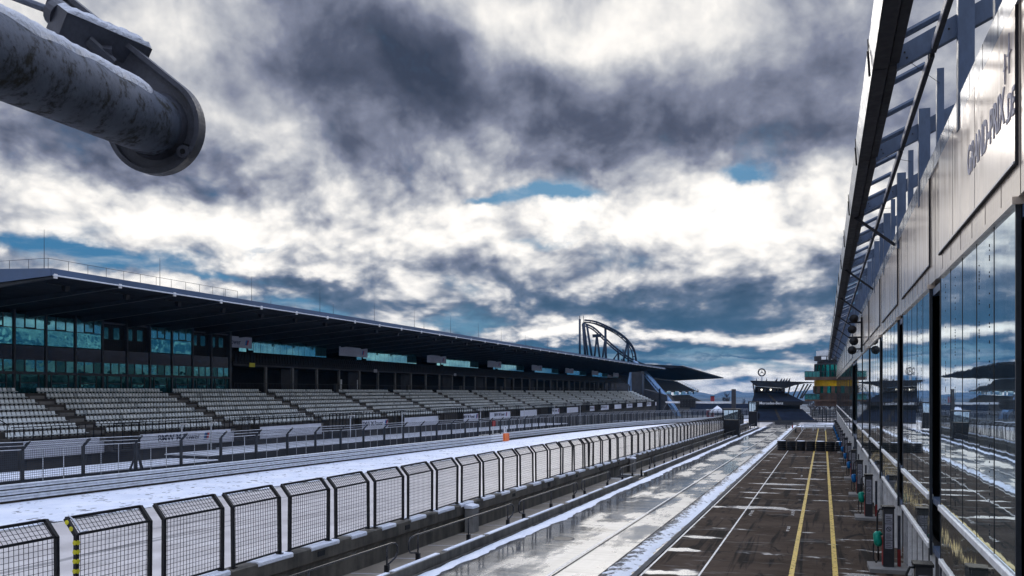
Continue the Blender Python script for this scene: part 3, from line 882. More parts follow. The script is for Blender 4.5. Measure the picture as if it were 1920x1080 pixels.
# open stair at the near end
b = G()
for k in range(12):
    b.box(-XF - 1.3 + 0, -XF + .5, AE0 - .3 - .35 * k, AE0 + .05 - .35 * k, -1, zt - .25 * k)
b.build('end_stair', M['dark_conc'], gsd)
b = G()
for off in (0, 2.0):
    b.bar((-XF - 1.3 - off * 1.4, AE0 + .1, zt + 1.0 + off * .6), (-XF + .5, AE0 - 3.6, zt - 1.6), .05); 
for k in range(6): b.bar((-rowL(7 - k) + .3, AE0 + .05, rowZ(7 - k)), (-rowL(7 - k) + .3, AE0 + .05, rowZ(7 - k) + .95), .05)
b.bar((-rowL(7) + .3, AE0 + .05, rowZ(7) + .95), (-rowL(2) + .3, AE0 + .05, rowZ(2) + .95), .05)
b.build('end_railing', M['black_steel'], gsd)

# ---- glazed boxes block at the near end
LF = 59.0
zA = [H + v for v in (.34, 1.40, 1.57, 2.58, 3.73, 5.04, 6.17)]
Yc0 = 52.2
baysY = [Yc0 + 3.0 * i for i in range(-4, 0)] + [52.2, 55.2, 58.2, 61.2, 64.1, 67.0, 70.0, 73.0, 75.9]
yend = 78.9
b = G(); b.box(-LF - 5, -LF - .35, AE0 - 6, yend, -1, rb(Lb) + .5); b.build('box_block', M['interior'], gsd)
allb = baysY + [yend]
for i in range(len(baysY)):
    a, c = allb[i], allb[i + 1]
    x = -LF
    b = G(); b.box(x - .3, x + .10, a - .09, a + .09, zA[0] - .5, zA[6] + .5); b.build('mullion', M['dark_steel'], gsd)
    recess = 61 < a < 66.9 or 72.9 < a < 78
    # bottom row, ground glazing with doors
    b = G(); b.box(x - .06, x, a + .09, c - .09, zA[0] - .4, zA[1]); o = b.build('window', M['teal_dark'], gsd)
    b = G(); b.box(x + .003, x + .05, a + .5, a + .58, zA[0], zA[1]); b.box(x + .003, x + .05, c - .75, c - .67, zA[0], zA[1]); b.box(x + .003, x + .06, a + .6, c - .8, zA[0] + .35, zA[0] + .42); b.build('frame', M['dark_steel'], o)
    b = G(); b.box(x + .003, x + .02, a + .65, c - .85, zA[0] + .02, zA[0] + .34); b.build('lower_pane', M['teal_wavy'], o)
    b = G(); b.box(x - .1, x + .14, a + .09, c - .09, zA[1] + .003, zA[2] - .003); b.build('ledge', M['dark_steel'], gsd)
    # second row: three lights
    w = c - a - .18; ws = [a + .09, a + .09 + w * .32, a + .09 + w * .68, c - .09]
    for j in range(3):
        b = G(); b.box(x - .06, x, ws[j] + .05, ws[j+1] - .05, zA[2] + .05, zA[3] - .04)
        o = b.build('window', M['teal_wavy'] if (i * 3 + j) % 4 else M['teal_dark'], gsd)
        b = G(); b.box(x - .05, x + .04, ws[j] + .002, ws[j] + .048, zA[2], zA[3]); b.box(x - .05, x + .04, ws[j+1] - .048, ws[j+1] - .002, zA[2], zA[3]); b.box(x - .05, x + .035, ws[j] + .04, ws[j+1] - .04, zA[2] + .002, zA[2] + .05); b.box(x - .05, x + .035, ws[j] + .04, ws[j+1] - .04, zA[3] - .04, zA[3] - .002); b.build('frame', M['dark_steel'], o)
    b = G(); b.box(x - .06, x + .01, a + .095, c - .095, zA[3], zA[4] - .05); b.build('spandrel', M['black_glass'], gsd)
    if recess:
        b = G(); b.box(x + .02, x + .06, a + .1, c - .1, zA[4] + .9, zA[4] + .95)
        yy = a + .15
        while yy < c: b.box(x + .02, x + .05, yy, yy + .025, zA[4], zA[4] + .9); yy += .22
        b.build('balcony_railing', M['black_steel'], gsd)
        for j in range(2):
            b = G(); yy = a + .3 + j * 1.3; b.box(x - .34, x - .30, yy, yy + .7, zA[4] + .95, zA[6] - .45); b.build('window', M['teal_dark'], gsd)
        b = G(); b.box(x - .30, x - .05, a + .1, c - .1, zA[6] - .12, zA[6]); b.build('shutter_box', M['plate'], gsd)
    else:
        b = G(); b.box(x - .06, x, a + .09, c - .09, zA[4] + .02, zA[5] - .03); b.build('window', M['teal_wavy'], gsd)
        b = G(); b.box(x - .02, x + .05, a + .09, c - .09, zA[5] - .028, zA[5] + .03); b.build('transom', M['dark_steel'], gsd)
        for j in range(3):
            hh = zA[6] - .02; lo = zA[5] + .03
            if j == 1: lo += .08
            b = G(); b.box(x - .06, x, ws[j] + .04, ws[j+1] - .04, lo, hh); o = b.build('window', M['teal_glass'], gsd)
            if j == 1:
                b = G(); b.box(x - .05, x + .05, ws[j] - .03, ws[j] + .038, zA[5] + .03, hh); b.box(x - .05, x + .05, ws[j+1] - .038, ws[j+1] + .03, zA[5] + .03, hh); b.box(x - .05, x + .05, ws[j] + .04, ws[j+1] - .04, zA[5] + .032, zA[5] + .10)
                b.build('frame', M['dark_steel'], o)
b = G(); b.box(-LF - .3, -LF + .12, yend - .12, yend + .25, zA[0] - .5, zA[6] + .4); b.build('mullion', M['dark_steel'], gsd)
# ---- open upper tier and concourse of the long part
yE = 284.0
b = G(); b.box(-LF - 7, -LF - 6.6, yend, yE, -2, rb(Lb) + .4); b.build('rear_wall', M['interior'], gsd)
b = G(); b.box(-LF - 6.6, -LF + .3, yend + .26, yE, H + 2.85, H + 3.05); b.box(-LF + .05, -LF + .3, yend + .26, yE, H + 3.05, H + 3.3); b.build('upper_deck', M['dark_conc'], gsd)
b = G(); b.box(-LF - 6.6, -LF + .5, yend + .26, yE, -1, H - .08); b.build('concourse_floor', M['dark_conc'], gsd)
b = G()
y = yend + .5
while y < yE:
    b.box(-LF + .22, -LF + .27, y, y + .42, H + 3.3, H + 3.72); b.box(-LF - .55, -LF - .48, y, y + .40, H + 3.6, H + 4.2)
    b.box(-LF - 1.5, -LF - 1.42, y + .2, y + .6, H + 3.9, H + 4.5); y += .56
b.build('upper_seat_row', M['dark_seat'], gsd)
b = G()
y = yend + .4
while y < yE: b.box(-LF + .32, -LF + .35, y, y + .46, H + 3.02, H + 3.5); y += .56
b.build('balustrade_panels', M['dark_seat'], gsd)
bl = [(76.0, 82.9)] + [(101.9 + 27.7 * i, 109.6 + 27.7 * i) for i in range(7)]
for i, (a, c) in enumerate(bl):
    a = max(a, yend + .3)
    b = G(); b.box(-LF - .1, -LF - .05, a, c, H + 4.80, H + 6.02); o = b.build('sign_board', M['grey_board'], gsd)
    yc = (a + c) / 2
    s = 'BMW M Power' if i else 'ower'
    loc = T_gs((-LF - .04, yc - (.9 if i else 1.0), H + 5.4))
    text_mesh(s, .78, 'lettering', M['faded_letter'] if i else M['lettering'], o, frame(loc, T_gs((0, 1, 0)), (0, 0, 1)), .01)
    logo(o, -LF - .045, yc + (2.2 if i else .6), H + 5.4, .55, T_gs)
for i in range(len(bl)):
    a = bl[i][1] + .2; c = bl[i + 1][0] - .2 if i + 1 < len(bl) else yE - 1
    n = 14; w = (c - a) / n
    if w * n < 4: continue
    o = None
    for j in range(n):
        if j == 1: b = G(); b.box(-LF - 1.9, -LF - 1.84, a + w*j + .4, a + w*(j+1) - .1, H + 4.75, H + 5.75)
        else: b = G(); b.box(-LF - 1.9, -LF - 1.86, a + w*j + .03, a + w*(j+1) - .03, H + 4.55, H + 6.05)
        b.build('window', M['teal_glass'], gsd) if i < 4 else None
        if i >= 4 and j == 0:
            b = G(); b.box(-LF - 1.9, -LF - 1.86, a, c, H + 4.55, H + 6.05); b.build('window', M['teal_glass'], gsd)
for i in range(38):
    yy = YL(494.5, LF) - 5.42 * 3 + 5.42 * i
    if yend + 1 < yy < yE:
        b = G(); b.box(-LF + .02, -LF + .26, yy, yy + .3, H - .1, H + 2.85); b.build('column', M['mid_conc'], gsd)
        if i % 3 == 1:
            b = G(); b.box(-LF - 2.2, -LF - 2.0, yy + 1, yy + 4.6, H - .1, H + 2.8); b.build('partition', M['dark_conc'], gsd)
        if i % 4 == 2:
            b = G(); b.box(-LF - 1.2, -LF - .8, yy + 1.2, yy + 1.6, H - .1, H + 1.1); b.build('bin', M['mid_conc'], gsd)
b = G()
y = yend + .3
while y < yE: b.box(-LF + .38, -LF + .41, y, y + .03, H - .1, H + .95); y += .55
b.box(-LF + .36, -LF + .43, yend + .3, yE, H + .93, H + .98); b.build('concourse_railing', M['dark_steel'], gsd)
for px, mm in ((468, 'yellow_tape'), (700, 'plate_label'), (850, 'plate_label')):
    yy = YL(px, LF)
    b = G(); b.box(-LF + .31, -LF + .36, yy - .5, yy + .5, H + 2.75, H + 3.2); b.build('exit_sign', M[mm], gsd)
for px in (952 / 4 + 400, 1078 / 4 + 400, 1090 / 4 + 400):
    yy = YL(px, LF + 2)
    b = G(); b.box(-LF - 2.0, -LF - 1.95, yy, yy + .4, H + .4, H + 1.7); b.build('narrow_window', M['white_letter'], gsd)
# slim lamp posts in front of the banners
for i, px in enumerate((341, 396, 657, 754, 901, 983, 1040, 1088)):
    yy = YL(px, 47.5); w = T_gs((-47.5, yy, 0))
    t = lthing('lamp_post', 'slim lamp post in front of the white banner, %s from the left' % WORDS[i], 'lamp post', (w[0], w[1], g(yy)), 'slim lamp posts before the grandstand')
    hh = H - 2.6 - g(yy)
    MB().tube([(0, 0, -.3), (0, 0, hh)], .06, 6).build('post', M['galv'], t)
    MB().cbox(-.1, .5, -.12, .12, hh - .02, hh + .12, .04).build('lamp_head', M['white_rail'], t)

# ================================================================== SECOND STAND, COASTER, GANTRY
B2, C2 = P(1281, 686, 312), P(1357, 708, 565)
dirv = (C2 - B2); dirv.z = 0; L2 = dirv.length; dirv.normalize(); perp = Vector((-dirv.y, dirv.x, 0))
st2 = thing('grandstand', 'second covered grandstand beyond the coaster with a pointed dark roof', 'grandstand', (B2.x, B2.y, g(B2.y)))
def Q(a, q, z): v = B2 + dirv * a + perp * q; return (v.x, v.y, z)
def sweep(poly, a0, a1):
    b = MB(); n = len(poly); vs = [Q(a0, q, z) for q, z in poly] + [Q(a1, q, z) for q, z in poly]
    b.add(vs, [tuple(range(n)), tuple(range(n, 2*n))[::-1]] + [(i, n + i, n + (i+1) % n, (i+1) % n) for i in range(n)]); return b
zr = B2.z
sweep([(0, zr - .5), (0, zr), (16, zr + .9), (32, zr + .2), (32, zr - 2.0)], 0, L2).build('roof', M['soffit'], st2)
sweep([(30, zr - 2.1), (31, zr - 2.1), (31, -12), (30, -12)], 0, L2 * .55).build('rear_wall', M['dark_conc'], st2)
up = [(28, zr - 2.5)]
for i in range(12): up += [(28 - i * 1.1, zr - 2.6 - i * .55), (27 - i * 1.1, zr - 2.6 - i * .55)]
up += [(15, zr - 9.4), (28, zr - 9.4)]
sweep(up, 0, L2 * .92).build('upper_terrace', M['dark_conc'], st2)
lo = [(20, zr - 11)]
for i in range(12): lo += [(20 - i * 1.25, zr - 11.1 - i * .62), (18.9 - i * 1.25, zr - 11.1 - i * .62)]
lo += [(5, -14), (20, -14)]
sweep(lo, 0, L2 * .9).build('lower_terrace', M['tier'], st2)
for i in range(7):
    a = L2 * (.02 + .13 * i); sweep([(14.3, zr - 10.6), (14.3, zr - 8.9), (15, zr - 8.9), (15, zr - 10.6)], a, a + L2 * .065).build('lit_window', M['teal_glass'], st2)
sweep([(14.6, zr - 9.35), (14.2, zr - 8.4), (14.5, zr - 8.4), (15, zr - 9.35)], 0, L2 * .93).build('front_beam', M['dark_steel'], st2)
for i in range(15):
    a = L2 * (.03 + .065 * i); b = MB(); b.bar(Q(a, 29, zr - 1.5), Q(a, 29, zr + 4.2), .5); b.build('roof_mast', M['coaster'], st2)
sweep([(29, zr - .2), (29, zr + 1.8), (29.4, zr + 1.8), (29.4, zr - .2)], 0, L2).build('roof_girder', M['coaster'], st2)
b = MB()
for i in range(14):
    a = L2 * .92; b.bar(Q(a, 27 - i, zr - 2.6 - i * .5), Q(a, 27 - i, zr - 1.4 - i * .5), .1)
b.bar(Q(L2 * .92, 27, zr - 1.4), Q(L2 * .92, 14, zr - 7.9), .1); b.build('stair_railing', M['dark_steel'], st2)
for px, py, d in ((1297, 742, 500), (1289, 741, 480), (1275, 740, 440)): pass

def spline(pts, n=10):
    out = []; m = len(pts)
    for i in range(m - 1):
        p0, p1, p2, p3 = pts[max(i-1, 0)], pts[i], pts[i+1], pts[min(i+2, m-1)]
        for k in range(n):
            u = k / n
            out.append(.5 * ((2*p1) + (p2 - p0)*u + (2*p0 - 5*p1 + 4*p2 - p3)*u*u + (-p0 + 3*p1 - 3*p2 + p3)*u**3))
    return out + [pts[-1]]
co = thing('roller_coaster', 'steel roller coaster loop on slanted supports rising above the grandstand roof', 'roller coaster', P(1140, 735, 345).to_track_quat('X', 'Z') and (P(1140, 735, 345).x, P(1140, 735, 345).y, g(330)))
def coaster_track(name, keys, m, gauge, rr, tie=2.2, n=10, side=None):
    pts = spline([P(*k) for k in keys], n)
    b = MB(); lefts, rights, spine = [], [], []
    for i, p in enumerate(pts):
        t = (pts[min(i+1, len(pts)-1)] - pts[max(i-1, 0)]).normalized()
        u = side.copy() if side else t.cross(Vector((0, 0, 1))).normalized()
        lefts.append(p + u * gauge); rights.append(p - u * gauge); spine.append(p - t.cross(u).normalized() * (-.8 if side else .8))
    b.tube(lefts, rr, 6); b.tube(rights, rr, 6); b.tube(spine, rr * 1.7, 6)
    acc = 0
    for i in range(1, len(pts)):
        acc += (pts[i] - pts[i-1]).length
        if acc > tie: acc = 0; b.bar(lefts[i], rights[i], rr * 1.1); b.bar(lefts[i], spine[i], rr); b.bar(rights[i], spine[i], rr)
    return b.build(name, m, co)
coaster_track('upper_track', [(1095, 604, 338), (1116, 607, 338), (1140, 617, 340), (1160, 628, 342), (1176, 642, 344), (1187, 660, 345), (1191, 682, 346), (1190, 705, 346)], M['coaster'], .75, .22)
coaster_track('lower_track', [(1091, 609, 346), (1110, 617, 346), (1127, 632, 346), (1146, 650, 346), (1165, 665, 346), (1185, 678, 346), (1215, 690, 348)], M['coaster'], .75, .22)
rightv = Vector((CT, ST, 0))
coaster_track('drop_track', [(1190, 680, 330), (1207, 697, 322), (1232, 726, 310), (1252, 750, 302), (1265, 768, 300), (1276, 790, 300)], M['coaster_pale'], .75, .24, 1.6, side=rightv * .85 + Vector((0, 0, .5)))
coaster_track('rear_track', [(1183, 735, 318), (1184, 718, 318), (1187, 698, 318)], M['coaster_pale'], .7, .3, 2)
for k, (x0, y0, x1, y1, d, r) in enumerate(((1087, 598, 1087, 690, 340, .42), (1093, 607, 1099, 690, 340, .5), (1095, 607, 1105, 690, 341, .34), (1100, 608, 1113, 690, 342, .45), (1119, 630, 1112, 690, 344, .42), (1119, 630, 1127, 690, 344, .42), (1135, 615, 1136, 695, 341, .48), (1134, 640, 1127, 690, 342, .4), (1177, 640, 1165, 692, 344, .42), (1178, 640, 1178, 695, 344, .42), (1159, 655, 1160, 690, 346, .4), (1160, 660, 1146, 680, 346, .25), (1168, 655, 1172, 690, 345, .3))):
    b = MB(); b.tube([P(x0, y0, d), P(x1, y1, d)], r, 7); b.build('support', M['coaster'], co, True)
MB().bar(P(1111, 630, 344), P(1127, 629, 344), 1.2).build('crossbeam', M['coaster'], co)
b = MB(); b.tube([P(1087, 600, 340), P(1087, 592, 340)], .15, 5); b.tube([P(1094, 604, 340), P(1094, 592, 340)], .12, 5); b.build('beacon_mast', M['coaster'], co)

# tall dark towers at the end of the main stand
t = thing('stair_tower', 'dark stair tower closing the far end of the main grandstand', 'tower', (P(1196, 735, 297).x, P(1196, 735, 297).y, -3))
o = P(1196, 735, 297); b = MB(); b.box(o.x - 2.2, o.x + 1.2, o.y, o.y + 5, -4, H + 7.0); b.build('shaft', M['dark_conc'], t)
b = MB(); b.box(o.x + 1.25, o.x + 1.35, o.y + .5, o.y + 4, H - 4, H + 6); b.build('side_panel', M['coaster'], t)
t = thing('end_building', 'low dark concrete building between the two grandstands', 'building', (P(1235, 770, 300).x, P(1235, 770, 300).y, -3.5))
o = P(1232, 735, 302); b = MB(); b.prism([(o.x - 5, o.y, -5), (o.x + 3.5, o.y, -5), (o.x + 4.5, o.y, H - 4), (o.x + 3, o.y, H - 1.0), (o.x - 5, o.y, H + 1)], (0, 1, 0), 0, 12); b.build('walls', M['dark_conc'], t)
b = MB(); b.box(o.x + .6, o.x + 1.2, o.y - .1, o.y - .02, -4, H + 1.2); b.build('pilaster', M['interior'], t)

YG = 142.0
t = thing('start_light_gantry', 'cantilever start light gantry with a dark lamp box hanging over the track', 'gantry', (-13.3, YG, g(YG)))
zb_ = H - 1.65
MB().box(-13.62, -12.98, YG - .3, YG + .3, 1.0 + g(YG), H + .45).build('column', M['dark_conc'], t)
b = MB(); b.bar((-13.6, YG, zb_), (-24.0, YG, zb_), .26, .3); b.build('beam', M['galv'], t)
b = MB(); b.bar((-23.9, YG, zb_ - .1), (-24.5, YG, zb_ - 1.2), .26); b.build('end_bracket', M['dark_steel'], t)
lb = MB().box(-21.6, -19.2, YG - .5, YG - .18, zb_ - .85, zb_ + .55).build('lamp_box', M['interior'], t)
for i in range(5):
    b = MB(); xx = -21.35 + .48 * i; b.box(xx, xx + .06, YG - .56, YG - .505, zb_ - .8, zb_ + .5); b.build('divider', M['dark_steel'], lb)
for i in range(5):
    for j in range(3):
        b = MB(); xx = -21.1 + .48 * i; b.ring((xx, YG - .52, zb_ - .5 + .42 * j), (0, 1, 0), .13, .025, 12, 5); b.build('lamp_hood', M['dark_steel'], lb)

# booths on the pit wall
def booth(px, d, w, hh, lab):
    X = (px - 1544) * d / K; Y = (d + X * ST) / CT
    t = lthing('timing_booth', lab, 'booth', (X, Y, g(Y)), 'dark booths on the pit wall')
    h = w / 2
    MB().box(-h, h, -h, h, .3, hh * .62).build('lower_body', M['black_steel'], t)
    MB().box(-h - .12, h + .12, -h - .12, h + .12, hh - .16, hh).build('roof', M['black_steel'], t)
    for sx in (-1, 1):
        for sy in (-1, 1): MB().box(sx*h - .07, sx*h + .07, sy*h - .07, sy*h + .07, hh * .62, hh - .16).build('corner_post', M['black_steel'], t)
    for i in range(3):
        a = -h + .1 + i * (w - .2) / 3; MB().box(a + .04, a + (w - .2) / 3 - .04, -h, -h + .03, hh * .63, hh - .18).build('window', M['mirror_glass'], t)
    MB().box(h - .03, h, -h + .12, h - .12, hh * .63, hh - .18).build('window', M['mirror_glass'], t)
    for sx in (-1, 1): MB().box(sx*h - .08, sx*h + .08, -.08, .08, 0, .3).build('foot', M['dark_steel'], t)
    return t
booth(1372, 120, 2.1, 3.9, 'dark timing booth with windows on the pit wall, the nearer and larger of the two')
booth(1412, 163, 1.5, 4.9, 'smaller distant dark booth at the end of the pit wall fence')
Y = 160
t = lthing('signal_post', 'thin dark signal post with a paddle at the end of the pit wall', 'post', P(1423, 735, 163) * 1.0)
t.location = (P(1423, 735, 163).x, P(1423, 735, 163).y, g(163))
MB().tube([(0, 0, 0), (0, 0, 3.2)], .06, 6).build('pole', M['dark_steel'], t); MB().box(-.14, .14, -.05, .05, 1.6, 2.7).build('paddle', M['black_steel'], t)

# ================================================================== FAR STAND AT THE CORNER
D3 = 215.0
o3 = P(1460, 735, D3); k3 = D3 / F
st3 = thing('corner_grandstand', 'dark corner grandstand with a winged roof and a ringed star sign on top', 'grandstand', (o3.x, o3.y, g(o3.y)))
rv = Vector((CT, ST, 0)); fv = Vector((-ST, CT, 0))
def C3(px, py, dd=0.0): return P(px, py, D3 + dd)
def slab3(poly, d0, d1, name, m, par=None):
    b = MB(); n = len(poly); vs = [C3(x, y, d0) for x, y in poly] + [C3(x, y, d1) for x, y in poly]
    b.add(vs, [tuple(range(n))[::-1], tuple(range(n, 2*n))] + [(i, (i+1) % n, n + (i+1) % n, n + i) for i in range(n)])
    return b.build(name, m, par or st3)
slab3([(1406.5, 713.5), (1407, 715.5), (1417, 724), (1474, 728), (1490, 722.5), (1508, 719), (1530, 718), (1530, 716.8), (1480, 715)], -3, 9, 'roof', M['soffit'])
slab3([(1416, 724.3), (1472, 728.2), (1472, 738), (1414, 738)], 4, 10, 'upper_box', M['interior'])
for px in (1421, 1430, 1439, 1448, 1457, 1465): slab3([(px, 727.5), (px + 6.5, 727.8), (px + 6.5, 734), (px, 734)], 3.9, 4.0, 'window', M['black_glass'])
def rake(xa0, xa1, ya, xb0, xb1, yb, d0, d1, n, name, m):
    b = MB(); vs = []
    for i in range(n + 1):
        u = i / n; u2 = min(1, (i + 1) / n)
        for w in (u, u2):
            pass
    rows = []
    for i in range(n):
        u = i / n; v = (i + 1) / n
        x0 = xa0 + (xb0 - xa0) * v; x1 = xa1 + (xb1 - xa1) * v; dn = d0 + (d1 - d0) * v; do = d0 + (d1 - d0) * u; yt = ya + (yb - ya) * u; yn = ya + (yb - ya) * v
        b.quad(C3(x0, yt, dn), C3(x1, yt, dn), C3(x1, yt, do), C3(x0, yt, do)); b.quad(C3(x0, yt, dn), C3(x0, yn, dn), C3(x1, yn, dn), C3(x1, yt, dn))
    b.build(name, m, st3)
slab3([(1415, 737), (1474, 737), (1508, 753), (1410, 753)], 4.5, 12, 'upper_core', M['interior'])
rake(1415, 1474, 737, 1410, 1506, 752.5, 4.4, -4, 12, 'upper_seating', M['navy'])
bd3 = slab3([(1409, 752.5), (1508, 752.5), (1503, 760), (1409, 760)], -4.4, -4.05, 'name_board', M['black_steel'])
slab3([(1414, 760), (1500, 760), (1500, 772), (1414, 772)], -1, 8, 'recess', M['interior'])
rake(1420, 1503, 767, 1419, 1528, 789, -1.2, -9, 12, 'lower_seating', M['navy'])
slab3([(1419, 789), (1532, 787), (1536, 800), (1419, 800)], -9.4, -9.1, 'front_wall', M['dark_conc'])
slab3([(1503, 752), (1518, 752), (1518, 758), (1501, 758)], -4, 0, 'side_balcony', M['dark_steel'])
b = MB()
for xa, xb in ((1430, 1433), (1445, 1450)):
    pass
rake(1436, 1440, 737, 1450, 1456, 752.3, 4.3, -4.1, 12, 'stair', M['tier']); rake(1451, 1455, 767, 1460, 1466, 789, -1.3, -9.15, 12, 'stair', M['tier'])
text_mesh('Mercedes-Benz', 7.0 * k3, 'lettering', M['white_letter'], bd3, frame(C3(1446, 756, -4.45), rv, (0, 0, 1)), .006)
def star(c, Rr, thick, name, m, par):
    b = MB(); b.ring(c, fv, Rr, thick, 28, 6)
    for a in (90, 210, 330):
        e = rv * math.cos(R(a)) + Vector((0, 0, 1)) * math.sin(R(a)); s_ = fv.cross(e)
        vs = [c + e * Rr, c + s_ * Rr * .13 - fv * thick, c - s_ * Rr * .13 - fv * thick, c + fv * thick]
        b.add(vs, [(0, 1, 2), (0, 3, 1), (0, 2, 3), (1, 3, 2)])
    return b.build(name, m, par)
sp_ = MB().bar(C3(1428.3, 714, 1), C3(1428.3, 704.5, 1), .35).build('sign_pole', M['galv'], st3)
star(C3(1428.3, 698.2, 1), 6.6 * k3, .17, 'star_sign', M['dark_steel'], sp_)
star(C3(1419, 756, -4.45), 2.2 * k3, .05, 'emblem', M['plate_label'], bd3)
for xa, xb in ((1482, 1477), (1497, 1487), (1508, 1494), (1515, 1500), (1521, 1503)):
    MB().bar(C3(xa, 720, 0), C3(xb, 743 if xb < 1490 else 747, 0), .28).build('strut', M['dark_steel'], st3)
MB().bar(C3(1412, 719, 0), C3(1415, 740, 0), .3).build('strut', M['dark_steel'], st3); MB().bar(C3(1529, 718, 0), C3(1529, 752, 0), .14).build('strut', M['dark_steel'], st3)
for px in (1418, 1437):
    slab3([(px - 1.2, 715), (px + .6, 708), (px + 1.4, 715)], 0, 1.5, 'roof_fin', M['navy'])
for px in (1452, 1461, 1466, 1471, 1476): slab3([(px, 715.5), (px + 5, 709.5), (px + 6, 709.2), (px + 5, 715.5)], 1, 5, 'roof_fin', M['navy'])

def glow(name, c, s):
    m, t, b = base(name); b.inputs['Base Color'].default_value = c + (1,)
    b.inputs['Emission Color'].default_value = c + (1,); b.inputs['Emission Strength'].default_value = s; return m
M['lamp_glow'] = glow('lit_lamp', (1, .93, .8), 2.0)
for px in (1428, 1445): b = MB(); b.tube([C3(px, 730.7, 3.7), C3(px, 730.7, 3.85)], .22, 10); b.build('floodlight', M['lamp_glow'], st3)

# ================================================================== PIT BUILDING
X0 = 2.27
pb = thing('pit_building', 'long mirrored glass pit building with beige parapet panels and a steel canopy', 'building', (X0, 60, g(60)))
zl, zu, zg, zp, zc, ztp = H - 3.49, H - 2.384, H + 2.327, H + 2.867, H + 4.806, H + 5.2
YB0, YB1 = -14.0, 172.0
MB().box(X0 + .45, X0 + 14, YB0, YB1, -3, H + 4.7).build('core', M['interior'], pb)
bays = [(-6.5, 1.0), (3.0, 10.5), (12.48, 19.96), (21.98, 29.1), (31.1, 38.8), (40.7, 48.6), (50.4, 57.8), (59.4, 67.7)]
y = 78.9
while y < 165: bays.append((y, y + 7.6)); y += 9.4
cols_ = []
for i in range(len(bays) - 1): cols_.append((bays[i][1], bays[i + 1][0]))
cols_.append((bays[-1][1], YB1))
for i, (a, c) in enumerate(bays):
    # tall mirrored pane
    tw_ = .35 * [.010, -.008, .004, -.006, .009, -.004, .007, -.009][i % 8]
    o = MB().add([(X0 + tw_, a, zu + .09), (X0 + .06, a, zu + .09), (X0 + .06, c, zu + .09), (X0 - tw_, c, zu + .09), (X0 + tw_ * .4, a, zg), (X0 + .06, a, zg), (X0 + .06, c, zg), (X0 - tw_ * .4, c, zg)],
                 [(0,1,2,3),(7,6,5,4),(4,5,1,0),(5,6,2,1),(6,7,3,2),(7,4,0,3)]).build('tall_window', M['mirror_glass'], pb)
    b = MB(); n = 5
    for j in range(1, n): yy = a + (c - a) * j / n; b.box(X0 - .006, X0 + .004, yy - .006, yy + .006, zu + .1, zg)
    b.build('pane_joint', M['black_steel'], o)
    if i in (2, 3, 4):
        b = MB(); rnd = random.Random(i)
        for j in (.25, .37, .72, .9):
            yy = a + (c - a) * j
            for q in range(46): z_ = rnd.uniform(zu + .2, zg - .2); b.box(X0 - .006, X0 + .001, yy - .004, yy + .004, z_, z_ + .025)
        b.build('sealant_dots', M['dark_steel'], o)
    MB().box(X0 - .01, X0 + .05, a - .05, a, zl - .2, zg + .02).build('window_edge', M['dark_steel'], o); MB().box(X0 - .01, X0 + .05, c, c + .05, zl - .2, zg + .02).build('window_edge', M['dark_steel'], o)
    MB().box(X0, X0 + .06, a, c, zl + .09, zu - .06).build('lower_window', M['wavy_glass'], pb)
    b = MB(); b.cbox(X0 - .055, X0 + .08, a - .02, c + .02, zu - .05, zu + .07, .012); b.build('upper_rail', M['white_rail'], pb)
    b = MB(); b.cbox(X0 - .045, X0 + .08, a - .02, c + .02, zl - .045, zl + .07, .012); b.build('lower_rail', M['white_rail'], pb)
    # garage door zone under the lower rail
    dr = MB().box(X0 + .30, X0 + .36, a, c, -2.6, zl - .06).build('garage_door', M['dark_conc'], pb)
    b = MB()
    for j in range(6):
        yy = a + .05 + (c - a - .1) * j / 5; b.box(X0 + .02, X0 + .12, yy - .035, yy + .035, -2.6, zl - .058)
    b.build('door_post', M['white_rail'], dr)
    # parapet
    b = MB(); b.box(X0 + .01, X0 + .4, a - .9, c + .9, zg + .06, ztp - .0)
    p = MB(); p.box(X0 - .03, X0 + .005, a - .1, c + .1, zp, zc - .005); po = p.build('parapet_panel', M['panel'], pb)
    p = MB(); p.box(X0 - .031, X0 + .004, a - .112, a - .101, zp - .05, zc); p.box(X0 - .031, X0 + .004, c + .101, c + .112, zp - .05, zc); p.box(X0 - .031, X0 + .004, a - .1, c + .1, zp - .042, zp - .03); p.build('panel_trim', M['gutter'], po)
    MB().box(X0 - .05, X0 + .004, a - .1, c + .1, zp - .029, zp - .002).build('sill', M['cap'], po)
    p = MB()
    for j in range(1, 3): yy = a + (c - a) * (j + .2) / 3; p.box(X0 - .033, X0 - .028, yy - .005, yy + .005, zp, zc - .01)
    p.build('panel_joint', M['black_steel'], po)
    p = MB(); p.box(X0 - .06, X0 + .1, a - .1, c + .05, zg + .005, zg + .10); p.build('lintel', M['clad'], pb)
yy = YB0
b1, b2, b3 = MB(), MB(), MB()
b1.box(X0 + .008, X0 + .40, YB0, YB1, zg + .10, zc - .002)
b1.build('cladding', M['clad'], pb)
MB().box(X0 - .03, X0 + .44, YB0, YB1, zc, ztp).build('parapet_cap', M['cap'], pb)
while yy < YB1:
    b2.box(X0 + .004, X0 + .009, yy - .005, yy + .005, zg + .1, zc); b2.box(X0 - .033, X0 - .028, yy - .005, yy + .006, zc + .01, ztp); yy += 1.25
b2.build('cladding_joints', M['black_steel'], pb)
